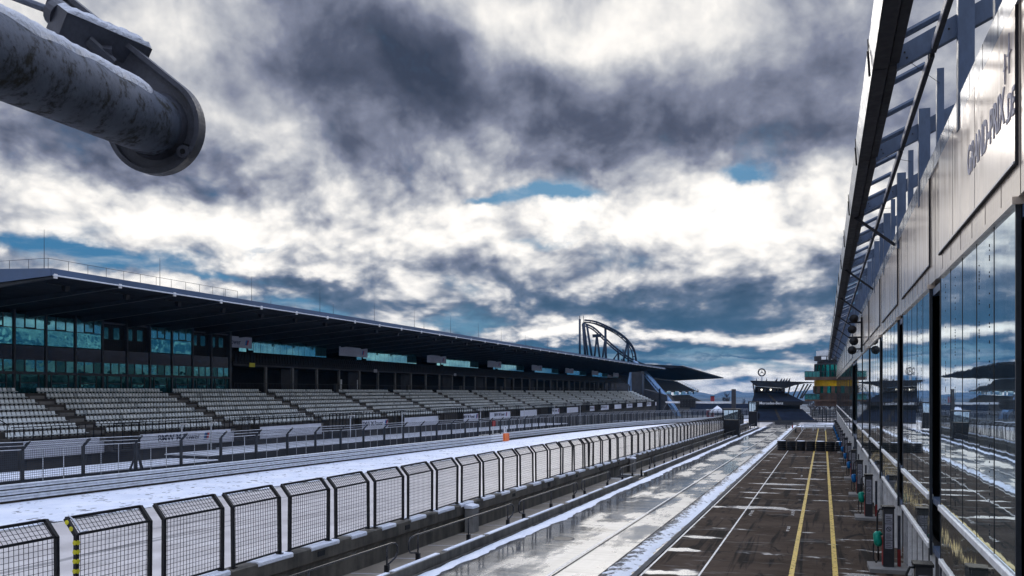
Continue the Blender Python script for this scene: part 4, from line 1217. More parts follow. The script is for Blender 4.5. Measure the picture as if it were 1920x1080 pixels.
for i, (a, c) in enumerate(cols_):
    o = MB().box(X0 + .26, X0 + .32, a, c, -2.6, zg + .1).build('dark_column', M['dark_glass'], pb)
    MB().box(X0 + .06, X0 + .27, a + .06, c - .06, zl - .12, zl + .02).build('ledge', M['blue_steel'], o)
    MB().box(X0 + .06, X0 + .27, a + .06, c - .06, zu - .12, zu + .02).build('ledge', M['blue_steel'], o)
    MB().box(X0 + .06, X0 + .27, a + .06, c - .06, zg - .16, zg + .0).build('ledge', M['blue_steel'], o)
    MB().box(X0 + .16, X0 + .255, a + .3, a + .5, -2.6, zl - .13).box(X0 + .16, X0 + .255, c - .5, c - .3, -2.6, zl - .13).build('jamb', M['plate'], o)
    if i == 1 or i == 2: MB().box(X0 + .2, X0 + .257, a + .25, a + 1.0, zu + .5, zu + 1.25).build('notice_panel', M['green_glass'], o)
# lettering and stars on the panel nearest the viewer
po = [c for c in pb.children if c.name.startswith('parapet_panel')][2]
text_mesh('GRAND-PRIX', .66, 'lettering', M['faded_letter'], po, frame((X0 - .036, 14.60, H + 3.74), (0, -1, 0), (0, 0, 1)), .012, sx=.80)
text_mesh('.DE', .50, 'lettering', M['faded_letter'], po, frame((X0 - .036, 12.64, H + 3.62), (0, -1, 0), (0, 0, 1)), .008, sx=.75)
for (yy, zz, s) in ((12.72, H + 4.33, .26), (13.0, H + 4.22, .2)):
    b = MB(); c = Vector((X0 - .0305, yy, zz)); pts = []
    for i in range(8):
        a = math.pi * i / 4; r = s * (1 if i % 2 == 0 else .25) * (1.0 if i % 4 == 0 else .55)
        pts.append((c.x, c.y + r * math.sin(a), c.z + r * math.cos(a)))
    b.prism(pts, (-1, 0, 0), 0, .012); b.build('star', M['faded_letter'], po)
# canopy
RP = 6.75; ry0 = 17.42 - 3 * RP
XG, ZGb = .848, H + 5.9
nr = int((YB1 - ry0) / RP) + 1
for i in range(nr):
    a = ry0 + RP * i
    if a > YB1: break
    c = min(a + RP, YB1 + 3)
    b = MB(); b.prism([(XG, 0, ZGb), (1.11, 0, ZGb), (1.11, 0, ZGb + .12), (1.13, 0, ZGb + .16), (1.13, 0, ZGb + .45), (XG, 0, ZGb + .45)], (0, 1, 0), a + .015, c - .015); o = b.build('gutter', M['gutter'], pb)
    b = MB(); b.prism([(XG - .004, 0, ZGb + .0), (XG - .07, 0, ZGb + .5), (XG - .05, 0, ZGb + .5), (XG - .002, 0, ZGb + .02)], (0, 1, 0), a + .015, c - .015); b.build('fascia_sheet', M['fascia_light'], o)
    b = MB(); b.box(1.132, 1.29, a + .015, c - .015, ZGb + .05, ZGb + .12); b.box(1.25, 1.29, a + .015, c - .015, ZGb + .12, ZGb + .32); b.build('inner_flange', M['gutter'], o)
    b = MB(); b.bar((XG - .08, a, ZGb + .35), (XG - .05, a, ZGb - .10), .04, .07); b.bar((XG - .08, a, ZGb + .58), (XG - .07, a, ZGb + .3), .02); b.build('joint_bracket', M['black_steel'], o)
    # rafter, posts
    b = MB(); x0, z0, x1, z1 = 1.26, H + 6.05, 4.2, H + 6.05 + .48 * 2.94
    b.prism([(x0, 0, z0 - .20), (x1, 0, z1 - .20), (x1, 0, z1 + .20), (x0, 0, z0 + .18)], (0, 1, 0), a - .09, a + .09); ra = b.build('rafter', M['blue_steel'], pb)
    b = MB()
    for dx, dz in ((.12, .02), (.16, -.10), (.72, .1), (.78, .18), (.84, .0)):
        xx = x0 + dx; zz = z0 + .48 * dx + dz; b.tube([(xx, a - .10, zz), (xx, a - .085, zz)], .018, 6)
    b.build('bolts', M['black_steel'], ra)
    MB().box(2.35 - .13, 2.35 + .13, a - .32, a - .10, H + 4.6, H + 7.0).build('post', M['blue_steel'], pb)
    MB().box(2.35 - .07, 2.35 + .07, a + RP / 2 - .09, a + RP / 2 + .09, H + 4.6, H + 6.9).build('slim_post', M['blue_steel'], pb)
    for j in range(3):
        yy = a + RP * (j + .55) / 3.1
        b = MB(); b.tube([(1.24, yy, H + 6.02), (1.85, yy, H + 6.30)], .065, 7); b.build('rung', M['blue_steel'], pb)
    b = MB(); b.box(1.815, 1.895, a + .10, a + RP - .10, H + 6.05, H + 6.20); o = b.build('purlin', M['gutter'], pb); MB().box(1.80, 1.813, a + .3, a + RP - .3, H + 6.06, H + 6.19).build('purlin_face', M['plate_label'], o)
    MB().tube([(1.5, a, H + 5.95), (2.35, a + RP / 2, H + 6.6)], .007, 4).build('bracing_wire', M['black_steel'], pb)
    if 5 <= i:
        b = MB(); b.bar((1.0, a + 1.0, ZGb), (2.25, a + 1.0, H + 4.9), .09); b.build('brace', M['gutter'], pb) if i % 2 else None
# bracket with loudspeakers on the parapet
yy = 57.0
t = lthing('speaker_bracket', 'black bracket with round loudspeakers fixed to the beige parapet', 'loudspeakers', (X0 - .1, yy, H + 3.3))
b = MB(); b.bar((0, 0, -.9), (0, 0, 1.2), .12); b.bar((0, 0, .9), (-.75, 0, .9), .1); b.bar((0, 0, 0), (-.75, 0, 0), .1); b.bar((0, 0, -.7), (-.6, 0, -.7), .08); b.build('frame', M['black_steel'], t)
for z_, x_ in ((1.1, -.45), (.45, -.55), (-.25, -.45), (-.8, -.55)):
    b = MB(); b.tube([(x_, -.05, z_), (x_, -.45, z_)], [.12, .26], 12); b.build('horn', M['black_steel'], t, True)

# ================================================================== FUEL PUMPS
def pump_parts(t, bag):
    b = MB(); b.prism([(-.55, -.62, 0), (.52, -.62, 0), (.52, .62, 0), (-.55, .62, 0)], (0, 0, 1), -.3, .12); b.build('island_slab', M['mid_conc'], t)
    MB().cbox(-.15, .15, -.17, .20, .12, 1.84, .012).build('housing', M['pump_body'], t)
    MB().box(-.19, .17, -.20, .23, 1.843, 1.90).build('cap', M['black_steel'], t)
    MB().box(-.168, -.152, -.12, .16, .15, 1.0).build('side_panel', M['red_paint'], t)
    for z0, z1 in ((1.40, 1.68), (.92, 1.38), (.66, .90)):
        o = MB().box(-.10, .10, -.18, -.172, z0, z1).build('label_plate', M['plate_label'], t)
        if z1 == 1.38:
            b = MB(); b.ring((0, -.185, 1.24), (0, 1, 0), .062, .009, 18, 5); b.bar((-.045, -.186, 1.285), (.045, -.186, 1.195), .014); b.build('prohibition_sign', M['black_steel'], o)
            b = MB()
            for q in range(5): b.box(-.075, .07 - .02 * (q % 3), -.183, -.1805, .95 + q * .035, .962 + q * .035)
            b.build('small_print', M['black_steel'], o)
        else:
            b = MB()
            for q in range(4): b.box(-.08, .08 - .03 * (q % 2), -.183, -.1805, z0 + .04 + q * .05, z0 + .055 + q * .05)
            b.build('small_print', M['black_steel'], o)
    b = MB(); b.tube([(-.14, -.02, 1.80), (-.24, -.02, 1.80), (-.30, -.02, 1.66), (-.31, -.02, 1.2), (-.30, -.02, .9), (-.28, -.02, .6), (-.27, -.02, .30)], .026, 7); b.build('hose', M['rubber'], t, True)
    b = MB(); b.tube([(-.27, 0, .3), (-.33, .03, .2), (-.40, .1, .3), (-.40, .14, .7), (-.3, .12, 1.0)], .022, 6); b.build('hose', M['rubber'], t, True)
    b = MB(); b.tube([(-.36, -.03, 1.12), (-.33, -.03, 1.08), (-.30, -.03, .92), (-.27, -.03, .78), (-.25, -.03, .70)], [.05, .10, .115, .125, .06], 9); b.tube([(-.36, -.03, 1.06), (-.24, -.03, 1.10), (-.17, -.03, 1.04)], [.05, .06, .03], 8)
    b.build('nozzle_cover', bag, t, True)
    b = MB(); b.tube([(.30, .05, .12), (.30, .05, .62)], .05, 8); b.build('standpipe_base', M['red_paint'], t)
    b = MB(); b.tube([(.30, .05, .62), (.30, .05, 1.62)], .045, 8); b.build('standpipe', M['plate'], t)
GPU = 'fuel pumps along the pit building'
py_ = [18.6, 28.3, 40.3, 50.0, 60.3, 70, 80, 90, 100, 110, 120, 130, 140, 150]
for i, yy in enumerate(py_):
    lab = ['charcoal fuel pump cut off by the bottom edge of the picture', 'charcoal fuel pump with a green nozzle cover, the nearest one seen whole', 'charcoal fuel pump with a green nozzle cover, second one seen whole', 'charcoal fuel pump with a blue nozzle cover, nearest of the blue ones'][i] if i < 4 else ('charcoal fuel pump with a blue nozzle cover, %s of the blue ones from the viewer' % WORDS[i - 3] if yy < 85 else 'small distant charcoal fuel pump with a blue nozzle cover past the tyre barrier')
    t = thing('fuel_pump', lab, 'fuel pump', (0, 0, 0), GPU)
    if i in (0, 3):
        pump_parts(t, M['green_bag'] if i < 3 else M['blue_bag']); pr = t
    else:
        for ch in list(pr.children): copy_tree(ch, t)
    t.location = (1.81, yy, g(yy)); t.rotation_euler.z = random.uniform(-.03, .03)

# ================================================================== TYRE BARRIER AND FAR BARRIERS
tz = MB(); tz.ring((0, 0, 0), (0, 0, 1), .345, .15, 22, 8)
yt = (88.7 - 2 * ST) / CT
GPT = 'tyre stacks across the pit lane'
for i in range(7):
    x = -4.0 + .93 * i
    lab = ['leftmost tyre stack of the barrier across the apron', 'second tyre stack from the left in the barrier across the apron', 'third tyre stack from the left in the barrier across the apron', 'middle tyre stack of the barrier across the apron', 'third tyre stack from the right in the barrier across the apron', 'second tyre stack from the right in the barrier across the apron', 'rightmost tyre stack of the barrier beside the fuel pumps'][i]
    t = lthing('tyre_stack', lab, 'tyre stack', (x, yt + random.uniform(-.08, .08), g(yt)), GPT)
    for j in range(5):
        b = MB(); cx, cy = random.uniform(-.015, .015), random.uniform(-.015, .015)
        prf = [(.26, .0), (.40, .0), (.452, .03), (.452, .155), (.40, .185), (.26, .185)]
        n = 22; vs = []
        for a in range(n):
            an = 2 * math.pi * a / n; vs += [(cx + r * math.cos(an), cy + r * math.sin(an), .005 + .192 * j + z) for r, z in prf]
        m = len(prf); b.add(vs, [(a*m + q, ((a+1) % n)*m + q, ((a+1) % n)*m + (q+1) % m, a*m + (q+1) % m) for a in range(n) for q in range(m)])
        b.build('tyre', M['rubber'], t)
    if i % 2 == 0:
        b = MB(); b.tube([(0, 0, .97), (0, 0, 1.0)], [.40, .33], 16); b.build('snow_cap', M['snow'], t)
for i, (xa, xb, yy, lab) in enumerate(((-3.6, 2.2, 158, 'nearer grey pipe barrier across the far apron'), (-3.2, 2.2, 164, 'farther grey pipe barrier across the far apron'))):
    t = thing('pipe_barrier', lab, 'barrier', ((xa + xb) / 2, yy, g(yy)))
    L = xb - xa; MB().tube([(xa, yy, g(yy) + .85), (xb, yy, g(yy) + .85)], .07, 6).tube([(xa, yy, g(yy) + .45), (xb, yy, g(yy) + .45)], .06, 6).build('rails', M['galv'], t)
    for j in range(4): xx = xa + .1 + (L - .2) * j / 3; MB().box(xx - .07, xx + .07, yy - .07, yy + .07, g(yy) - .05, g(yy) + .95).build('post', M['galv'], t)
for i, (px, py, lab) in enumerate(((1474, 803, 'small dark bollard on the snow, leftmost of three beyond the tyre barrier'), (1486, 804, 'small dark bollard on the snow, middle of three beyond the tyre barrier'), (1492, 811, 'small dark bollard at the apron corner, nearest of three beyond the tyre barrier'))):
    d = F * H / (py - 752); X = (px - 1544) * d / K; Y = (d + X * ST) / CT
    t = lthing('bollard', lab, 'bollard', (X, Y, g(Y)), 'bollards on the far apron')
    MB().tube([(0, 0, -.02), (0, 0, .62), (0, 0, .66)], [.12, .10, .05], 8).build('stem', M['red_paint'] if i == 1 else M['black_steel'], t); MB().tube([(0, 0, .0), (0, 0, .06)], .22, 10).build('foot', M['rubber'], t)
# low barrier wall in front of the corner stand
t = thing('concrete_barrier', 'low dark concrete barrier at the foot of the corner grandstand', 'barrier', (P(1470, 798, 182).x, P(1470, 798, 182).y, g(182)))
a, c = P(1452, 800, 186), P(1478, 800, 182)
b = MB(); b.prism([(0, -.3, 0), (0, .3, 0), (0, .12, .8), (0, -.12, .8)], (1, 0, 0), -1.8, 1.8); b.v = [(v[0] + t.location.x, v[1] + t.location.y, v[2] + t.location.z) for v in b.v]; b.build('body', M['dark_conc'], t)

# ================================================================== ROUND TOWER AT THE END
DT = 176.0
ot = P(1556, 735, DT); kt = DT / F
tw = thing('control_tower', 'round control tower with green glass, balconies and yellow band beyond the pit building', 'tower', (ot.x, ot.y, g(ot.y)))
def zt_(py): return H + (735 - py) * kt
def drum(py0, py1, r, name, m, par=None, n=28):
    b = MB(); b.tube([(ot.x, ot.y, zt_(py1)), (ot.x, ot.y, zt_(py0))], r, n); return b.build(name, m, par or tw)
Rt = 2.95
drum(658, 668, Rt - .35, 'roof_screen', M['galv']); drum(668, 676.5, Rt + .05, 'upper_band', M['dark_conc'])
drum(676.5, 682, Rt - .5, 'clerestory', M['black_glass']); drum(682, 684.5, Rt, 'ring_beam', M['dark_steel'])
def glazed(py0, py1, r, name):
    o = drum(py0, py1, r, name, M['green_glass'])
    for i in range(20):
        an = 2 * math.pi * i / 20; b = MB(); x, y = ot.x + (r + .02) * math.cos(an), ot.y + (r + .02) * math.sin(an)
        b.box(x - .12, x + .12, y - .12, y + .12, zt_(py1), zt_(py0)); b.build('mullion', M['black_steel'], o)
    return o
glazed(684.5, 707, Rt - .1, 'upper_glazing'); drum(713, 724, Rt + .02, 'yellow_band', M['yellow_band']); drum(724, 737, Rt - .1, 'middle_glazing', M['green_glass'])
for i in range(12):
    an = 2 * math.pi * (i + .4) / 12; x, y = ot.x + (Rt - .05) * math.cos(an), ot.y + (Rt - .05) * math.sin(an)
    b = MB(); b.box(x - .35, x + .35, y - .35, y + .35, zt_(737), zt_(724.05)); b.build('pier', M['brown_band'], tw)
drum(737, 761, Rt, 'base_drum', M['brown_band'])
for p0, p1 in ((707, 712.5), (749, 752)):
    b = MB(); b.box(ot.x - 4.7, ot.x + 2.0, ot.y - 3.4, ot.y + 2.6, zt_(p1), zt_(p0)); o = b.build('balcony', M['brown_band'], tw)
    b = MB(); z0, z1 = zt_(p0), zt_(p0) + 1.1
    b.box(ot.x - 4.68, ot.x - 1.9, ot.y - 3.38, ot.y - 3.34, z0, z1 - .04); b.box(ot.x - 4.68, ot.x - 4.64, ot.y - 3.33, ot.y + 2.5, z0, z1 - .04); b.build('glass_balustrade', M['teal_dark'], o)
    b = MB(); b.bar((ot.x - 4.7, ot.y - 3.4, z1), (ot.x + 1.5, ot.y - 3.4, z1), .08); b.bar((ot.x - 4.7, ot.y - 3.4, z1), (ot.x - 4.7, ot.y + 2.5, z1), .08)
    for i in range(9): xx = ot.x - 4.7 + .7 * i; b.bar((xx, ot.y - 3.42, z0), (xx, ot.y - 3.42, z1), .07)
    b.build('handrail', M['dark_steel'], o)
b = MB()
for i in range(2): b.box(ot.x - 1.6 + 1.1 * i, ot.x - .7 + 1.1 * i, ot.y - Rt - .12, ot.y - Rt + .8, zt_(675), zt_(669.5))
b.build('sign_board', M['white_letter'], tw)
b = MB(); b.tube([(ot.x + 2.2, ot.y + 1.2, g(ot.y) - .5), (ot.x + 2.2, ot.y + 1.2, zt_(761))], .6, 16); b.build('stem', M['black_steel'], tw)

# ================================================================== PIPE BOOM AT UPPER LEFT
pA, pB = P(0, 106, 4.26), P(292, 236, 5.75)
ax = (pB - pA).normalized()
pS = pA - ax * 2.6
bm = thing('pipe_boom', 'thick weathered steel pipe boom with snow on top and a rounded end plate', 'pipe boom', pS)
upv = (Vector((0, 0, 1)) - ax * ax.z).normalized(); sdv = ax.cross(upv).normalized()   # sdv to the right
RPp = .20
b = MB(); b.tube([pS + ax * (i * .1) for i in range(int((pB - pS).length / .1))] + [pB], RPp, 40); b.build('pipe', M['pipe'], bm, True)
# snow on the upper side of the pipe
b = MB(); n = 14; rows = []; ln = (pB - pS).length - .12; m = int(ln / .035); rnd = random.Random(4)
vs = []
e0 = 0; ph = [rnd.uniform(0, 6) for _ in range(6)]
for i in range(m + 1):
    s_ = i * ln / m; fade = min(1, (ln - s_) / .25 + .05)
    wl = 52 + 5 * math.sin(s_ * 7 + ph[0]) + 4 * math.sin(s_ * 17 + ph[1]); wr = 60 + 4 * math.sin(s_ * 9 + ph[2])
    for j in range(n):
        u = j / (n - 1); an = R(-wl + (wl + wr) * u) * (0.45 + .55 * fade)
        th = (.035 * fade) * max(0, math.sin(math.pi * u)) ** .6 * (.75 + .35 * rnd.random()) - (.004 if j in (0, n - 1) else 0)
        vs.append(pS + ax * s_ + (upv * math.cos(an) + sdv * math.sin(-an)) * (RPp + th))
b.add(vs, [(i*n + j, i*n + j + 1, (i+1)*n + j + 1, (i+1)*n + j) for i in range(m) for j in range(n - 1)])
b.build('snow_layer', M['pipe_snow'], bm, True)
# rounded end plate with an arm reaching up to the left
def pl(u, v, w=0): return pB + sdv * u + upv * v + ax * w
Rp = .315; tip = Vector((-.60, .76)); hw = .10
dn = tip.normalized(); nn = Vector((-dn.y, dn.x)); Lt = tip.length
ang = math.acos((Rp - hw) / Lt)
outl = []
a0 = math.atan2(dn.y, dn.x)
for i in range(41):
    a = a0 + ang + (2 * math.pi - 2 * ang) * i / 40; outl.append((Rp * math.cos(a), Rp * math.sin(a)))
for i in range(9):
    a = a0 - ang + 2 * ang * i / 8; outl.append((tip.x + hw * math.cos(a), tip.y + hw * math.sin(a)))
b = MB(); n = len(outl); vs = [pl(u, v, -.0) for u, v in outl] + [pl(u, v, .055) for u, v in outl]
b.add(vs, [tuple(range(n)), tuple(range(n, 2*n))[::-1]] + [(i, n + i, n + (i+1) % n, (i+1) % n) for i in range(n)]); b.build('end_plate', M['plate'], bm)
b = MB(); inn = [(u - .030 * (u - (0 if k < 41 else tip.x)) / (Rp if k < 41 else hw), v - .030 * (v - (0 if k < 41 else tip.y)) / (Rp if k < 41 else hw)) for k, (u, v) in enumerate(outl)]
vs = [pl(u, v, -.001) for u, v in outl] + [pl(u, v, -.045) for u, v in outl] + [pl(u, v, -.045) for u, v in inn] + [pl(u, v, -.001) for u, v in inn]
fs = []
for i in range(n):
    j = (i + 1) % n
    fs += [(i, j, n + j, n + i), (n + i, n + j, 2*n + j, 2*n + i), (2*n + i, 2*n + j, 3*n + j, 3*n + i), (3*n + i, 3*n + j, j, i)]
b.add(vs, fs); b.build('plate_rim', M['plate'], bm)
b = MB(); b.tube([pB - ax * .05, pB - ax * .002], [RPp + .001, RPp + .02], 40, False); b.build('weld_collar', M['plate'], bm, True)
b = MB(); 
c0 = pl(.205, -.145, -.004); b.prism([c0 + sdv * x + upv * y for x, y in ((-.035, -.03), (.025, -.045), (.04, .01), (-.02, .03))], -ax, 0, .004); b.build('slot', M['interior'], bm)
b = MB(); b.tube([pl(.205, -.180, -.058), pl(.205, -.180, -.002)], .042, 12); o = b.build('lug', M['plate'], bm)
b = MB(); b.tube([pl(.205, -.180, -.062), pl(.205, -.180, -.0585)], .018, 10); b.build('bore', M['interior'], o)
# block on the arm with rod
bA = P(126, 24, 5.30); k1 = 5.5 / F
e1 = rv * (89 * k1) + Vector((0, 0, -4 * k1)) + fv * .53
e2 = rv * (-24 * k1) + Vector((0, 0, -39 * k1)) + fv * .042
e3 = rv * (-30 * k1) + Vector((0, 0, 24 * k1)) + fv * .058
b = MB(); b.add([bA, bA + e1, bA + e1 + e2, bA + e2, bA + e3, bA + e1 + e3, bA + e1 + e2 + e3, bA + e2 + e3], [(0,3,2,1),(4,5,6,7),(0,1,5,4),(1,2,6,5),(2,3,7,6),(3,0,4,7)])
b.build('mounting_block', M['plate'], bm)
nx, ny = 10, 18; vs = []; e2n = e2.normalized()
for i in range(ny + 1):
    for j in range(nx + 1):
        ee = min(j, nx - j, i, ny - i); hh = .004 if ee == 0 else .020 + rnd.uniform(0, .014)
        vs.append(bA + e1 * (i / ny) + e3 * (j / nx) * 1.0 - e2n * hh)
b = MB(); b.add(vs, [(i*(nx+1) + j, i*(nx+1) + j + 1, (i+1)*(nx+1) + j + 1, (i+1)*(nx+1) + j) for i in range(ny) for j in range(nx)]); b.build('block_snow', M['pipe_snow'], bm, True)
cE = bA + e3 * .95 + e2 * .35 + e1 * .1; dE = (-e1.normalized() * .2 + e3.normalized()).normalized()
b = MB(); b.tube([cE, cE + dE * .06], .085, 18); b.build('flange_disc', M['plate'], bm)
b = MB(); b.tube([cE + dE * .05, P(20, -8, 5.5), P(-30, -40, 5.6)], .024, 8); b.build('rod', M['pipe'], bm)
b = MB(); b.bar(bA + e2 * .9 + e1 * .55 + e3 * .5, P(190, 105, 5.55), .12, .10); b.tube([P(165, 75, 5.5), P(212, 118, 5.6)], .035, 8); b.build('stay', M['plate'], bm)

# ================================================================== SMALL FAR THINGS
def bare_tree(px, d, h, lab, seed):
    rnd = random.Random(seed); q = P(px, 735, d)
    t = lthing('bare_tree', lab, 'tree', (q.x, q.y, g(q.y) - .3), 'bare trees beyond the track')
    b = MB(); b.tube([(0, 0, 0), (.05, 0, h * .4), (0, .1, h * .9)], [h * .028, h * .018, h * .006], 6); b.build('trunk', M['bark'], t)
    b = MB()
    for i in range(46):
        z = h * rnd.uniform(.22, .8); a = rnd.uniform(0, 6.28); l = h * rnd.uniform(.18, .36) * (1.15 - z / h * .6)
        p0 = Vector((0, 0, z)); p1 = p0 + Vector((math.cos(a) * l * .6, math.sin(a) * l * .6, l * rnd.uniform(.35, .9)))
        b.tube([p0, p1], [h * .009, h * .004], 4, False)
        for k in range(6):
            a2 = a + rnd.uniform(-1.1, 1.1); l2 = l * rnd.uniform(.3, .7); s0 = p0.lerp(p1, rnd.uniform(.3, 1))
            b.tube([s0, s0 + Vector((math.cos(a2) * l2 * .6, math.sin(a2) * l2 * .6, l2 * rnd.uniform(.2, .9)))], [h * .005, h * .002], 3, False)
    b.build('crown', M['twig'], t)
for i, (px, d, h) in enumerate(((1363, 520, 11), (1357, 540, 8), (1395, 560, 7), (1520, 330, 8), (1528, 320, 6.5), (1537, 340, 9), (1546, 330, 7), (1556, 345, 8), (1566, 335, 7))):
    bare_tree(px, d, h, ['tallest reddish bare tree left of the gantry column', 'shorter bare tree left of the tall one before the hills', 'bare tree right of the gantry column before the hills'][i] if i < 3 else 'bare tree, %s from the left in the clump beside the corner grandstand' % WORDS[i - 3], i + 20)
t = thing('boundary_fence', 'dark mesh boundary fence at the end of the pit building under the control tower', 'fence', (P(1545, 785, 205).x, P(1545, 785, 205).y, g(205)))
b = MB(); a, c = P(1522, 735, 212), P(1585, 735, 200); z0 = g(205) - .5
b.quad((a.x, a.y, z0), (c.x, c.y, z0), (c.x, c.y, z0 + 3.4), (a.x, a.y, z0 + 3.4)); b.build('mesh_panel', mesh_mat('dark_fence_mesh', .4, .55, (.03, .03, .035)), t)
for i in range(10):
    v = a.lerp(c, i / 9); b = MB(); b.bar((v.x, v.y - .1, z0), (v.x, v.y - .1, z0 + 3.6), .16); b.build('post', M['dark_steel'], t)
q = P(1345, 735, 235)
t = thing('white_tent', 'small white pavilion tent with a pointed roof beyond the track bend', 'tent', (q.x, q.y, g(q.y)))
b = MB(); b.add([(-1.8, -1.8, 2.2), (1.8, -1.8, 2.2), (1.8, 1.8, 2.2), (-1.8, 1.8, 2.2), (0, 0, 3.7), (-1.8, -1.8, 1.8), (1.8, -1.8, 1.8), (1.8, 1.8, 1.8), (-1.8, 1.8, 1.8)], [(0,1,4),(1,2,4),(2,3,4),(3,0,4),(5,6,1,0),(6,7,2,1),(7,8,3,2),(8,5,0,3)])
b.v = [(v[0] + q.x, v[1] + q.y, v[2] + g(q.y)) for v in b.v]; b.build('canopy', M['snow'], t)
for sx in (-1, 1):
    for sy in (-1, 1): MB().box(q.x + sx*1.7 - .06, q.x + sx*1.7 + .06, q.y + sy*1.7 - .06, q.y + sy*1.7 + .06, g(q.y), g(q.y) + 1.8).build('leg', M['galv'], t)
q = P(1332, 735, 238)
t = thing('red_kiosk', 'small red kiosk beside the white pavilion tent', 'kiosk', (q.x, q.y, g(q.y)))
MB().box(q.x - .9, q.x + .9, q.y - .9, q.y + .9, g(q.y), g(q.y) + 2.5).build('body', M['red_paint'], t); MB().box(q.x - 1.05, q.x + 1.05, q.y - 1.05, q.y + 1.05, g(q.y) + 2.505, g(q.y) + 2.65).build('roof', M['snow'], t); MB().box(q.x - .5, q.x + .5, q.y - .93, q.y - .905, g(q.y) + 1.1, g(q.y) + 1.9).build('hatch', M['interior'], t)
q = P(1336, 735, 600)
t = thing('red_hut', 'red hut on stilts in front of the blue hills', 'hut', (q.x, q.y, g(q.y)))
z0 = H + (735 - 753) * 600 / F
MB().box(q.x - 1.2, q.x + 1.2, q.y - 1.2, q.y + 1.2, z0, z0 + 3.6).build('cabin', M['red_paint'], t); MB().box(q.x - 1.5, q.x + 1.5, q.y - 1.5, q.y + 1.5, z0 + 3.605, z0 + 3.9).build('roof', M['dark_steel'], t)
for sx in (-1, 1): MB().box(q.x + sx - .15, q.x + sx + .15, q.y - .15, q.y + .15, g(q.y) - 1, z0 - .005).build('stilt', M['dark_steel'], t)
# long dark-blue wall with snow behind the gantry
q0, q1 = P(1290, 735, 330), P(1412, 735, 330)
t = thing('embankment_wall', 'long dark blue terrace wall between the second and the corner grandstand', 'wall', ((q0.x + q1.x) / 2, (q0.y + q1.y) / 2, g(320)))
b = MB()
for i in range(8):
    o = fv * (-1.0 * i) ; z1 = H - 4.4 - i * .62; a, c = q0 + o, q1 + o
    b.add([(a.x, a.y, z1), (c.x, c.y, z1), (c.x - fv.x, c.y - fv.y, z1), (a.x - fv.x, a.y - fv.y, z1), (a.x - fv.x, a.y - fv.y, z1 - .62), (c.x - fv.x, c.y - fv.y, z1 - .62)], [(0, 3, 2, 1), (3, 4, 5, 2)])
b.build('terrace', M['navy'], t)

hz, ht, hb = base('haze'); hz.node_tree.nodes.remove(hb)
pv = ht.new('ShaderNodeVolumePrincipled'); pv.inputs['Color'].default_value = (.10, .44, .95, 1); pv.inputs['Density'].default_value = 7.5e-5; pv.inputs['Anisotropy'].default_value = 0.0
ht.l.new(pv.outputs[0], hz.node_tree.nodes['Material Output'].inputs['Volume'])
hbx = MB().box(-6500, 6500, -480, 6500, -100, 75).build('haze', hz); tag(hbx, 'thin blue haze over the whole valley', 'haze', None, 'stuff')
# ================================================================== SKY, SUN
SUN_AZ, SUN_EL = R(-13), R(22)
w = bpy.data.worlds.new('World'); sc.world = w; w.use_nodes = True
t = NT(w.node_tree); t.flat = True; bg = w.node_tree.nodes['Background']
sky = t.new('ShaderNodeTexSky', sky_type='NISHITA'); sky.sun_disc = False; sky.sun_elevation = SUN_EL; sky.sun_rotation = SUN_AZ
sky.air_density = 1.0; sky.dust_density = .6; sky.ozone_density = 2.5
dirn = t.new('ShaderNodeTexCoord').outputs['Generated']
sx, sy, sz = t.sep(dirn)
az = t.math('ARCTAN2', sx, sy)
hl = t.math('SQRT', t.math('ADD', t.math('MULTIPLY', sx, sx), t.math('MULTIPLY', sy, sy)))
el = t.math('DIVIDE', sz, t.math('MAXIMUM', hl, .02))
elp = t.math('MAXIMUM', el, 0.0)
lg = t.math('LOGARITHM', t.math('ADD', elp, .13), 2.718)
vec = t.comb(t.math('MULTIPLY', az, 1.0), t.math('MULTIPLY', lg, .46), 0.0)
warp = t.new('ShaderNodeTexNoise', noise_dimensions='2D'); t.put(warp.inputs['Vector'], vec); warp.inputs['Scale'].default_value = 4; warp.inputs['Detail'].default_value = 2
wv = t.new('ShaderNodeVectorMath', operation='MULTIPLY_ADD'); t.put(wv.inputs[0], warp.outputs['Color']); wv.inputs[1].default_value = (.06, .05, 0); t.put(wv.inputs[2], vec)
vecw = wv.outputs[0]
n1 = t.noise(vecw, 6.0, 8, .60)
v2 = t.new('ShaderNodeVectorMath', operation='ADD'); t.put(v2.inputs[0], vecw); v2.inputs[1].default_value = (3.1, 1.7, .4)
n2 = t.noise(v2.outputs[0], 3.2, 5, .54)
n3 = t.noise(v2.outputs[0], 14.0, 7, .62)
def blob(px, py, rx, ry, wgt):
    al = math.atan((px - 960) / F); a0 = al - TH; e0 = (735 - py) / F * math.cos(al)
    u = t.math('DIVIDE', t.math('SUBTRACT', az_w, a0), rx / F); v = t.math('DIVIDE', t.math('SUBTRACT', el_w, e0), ry / F)
    r2 = t.math('ADD', t.math('MULTIPLY', u, u), t.math('MULTIPLY', v, v))
    return t.math('MULTIPLY', t.math('POWER', 2.718, t.math('MULTIPLY', r2, -1.0)), wgt)
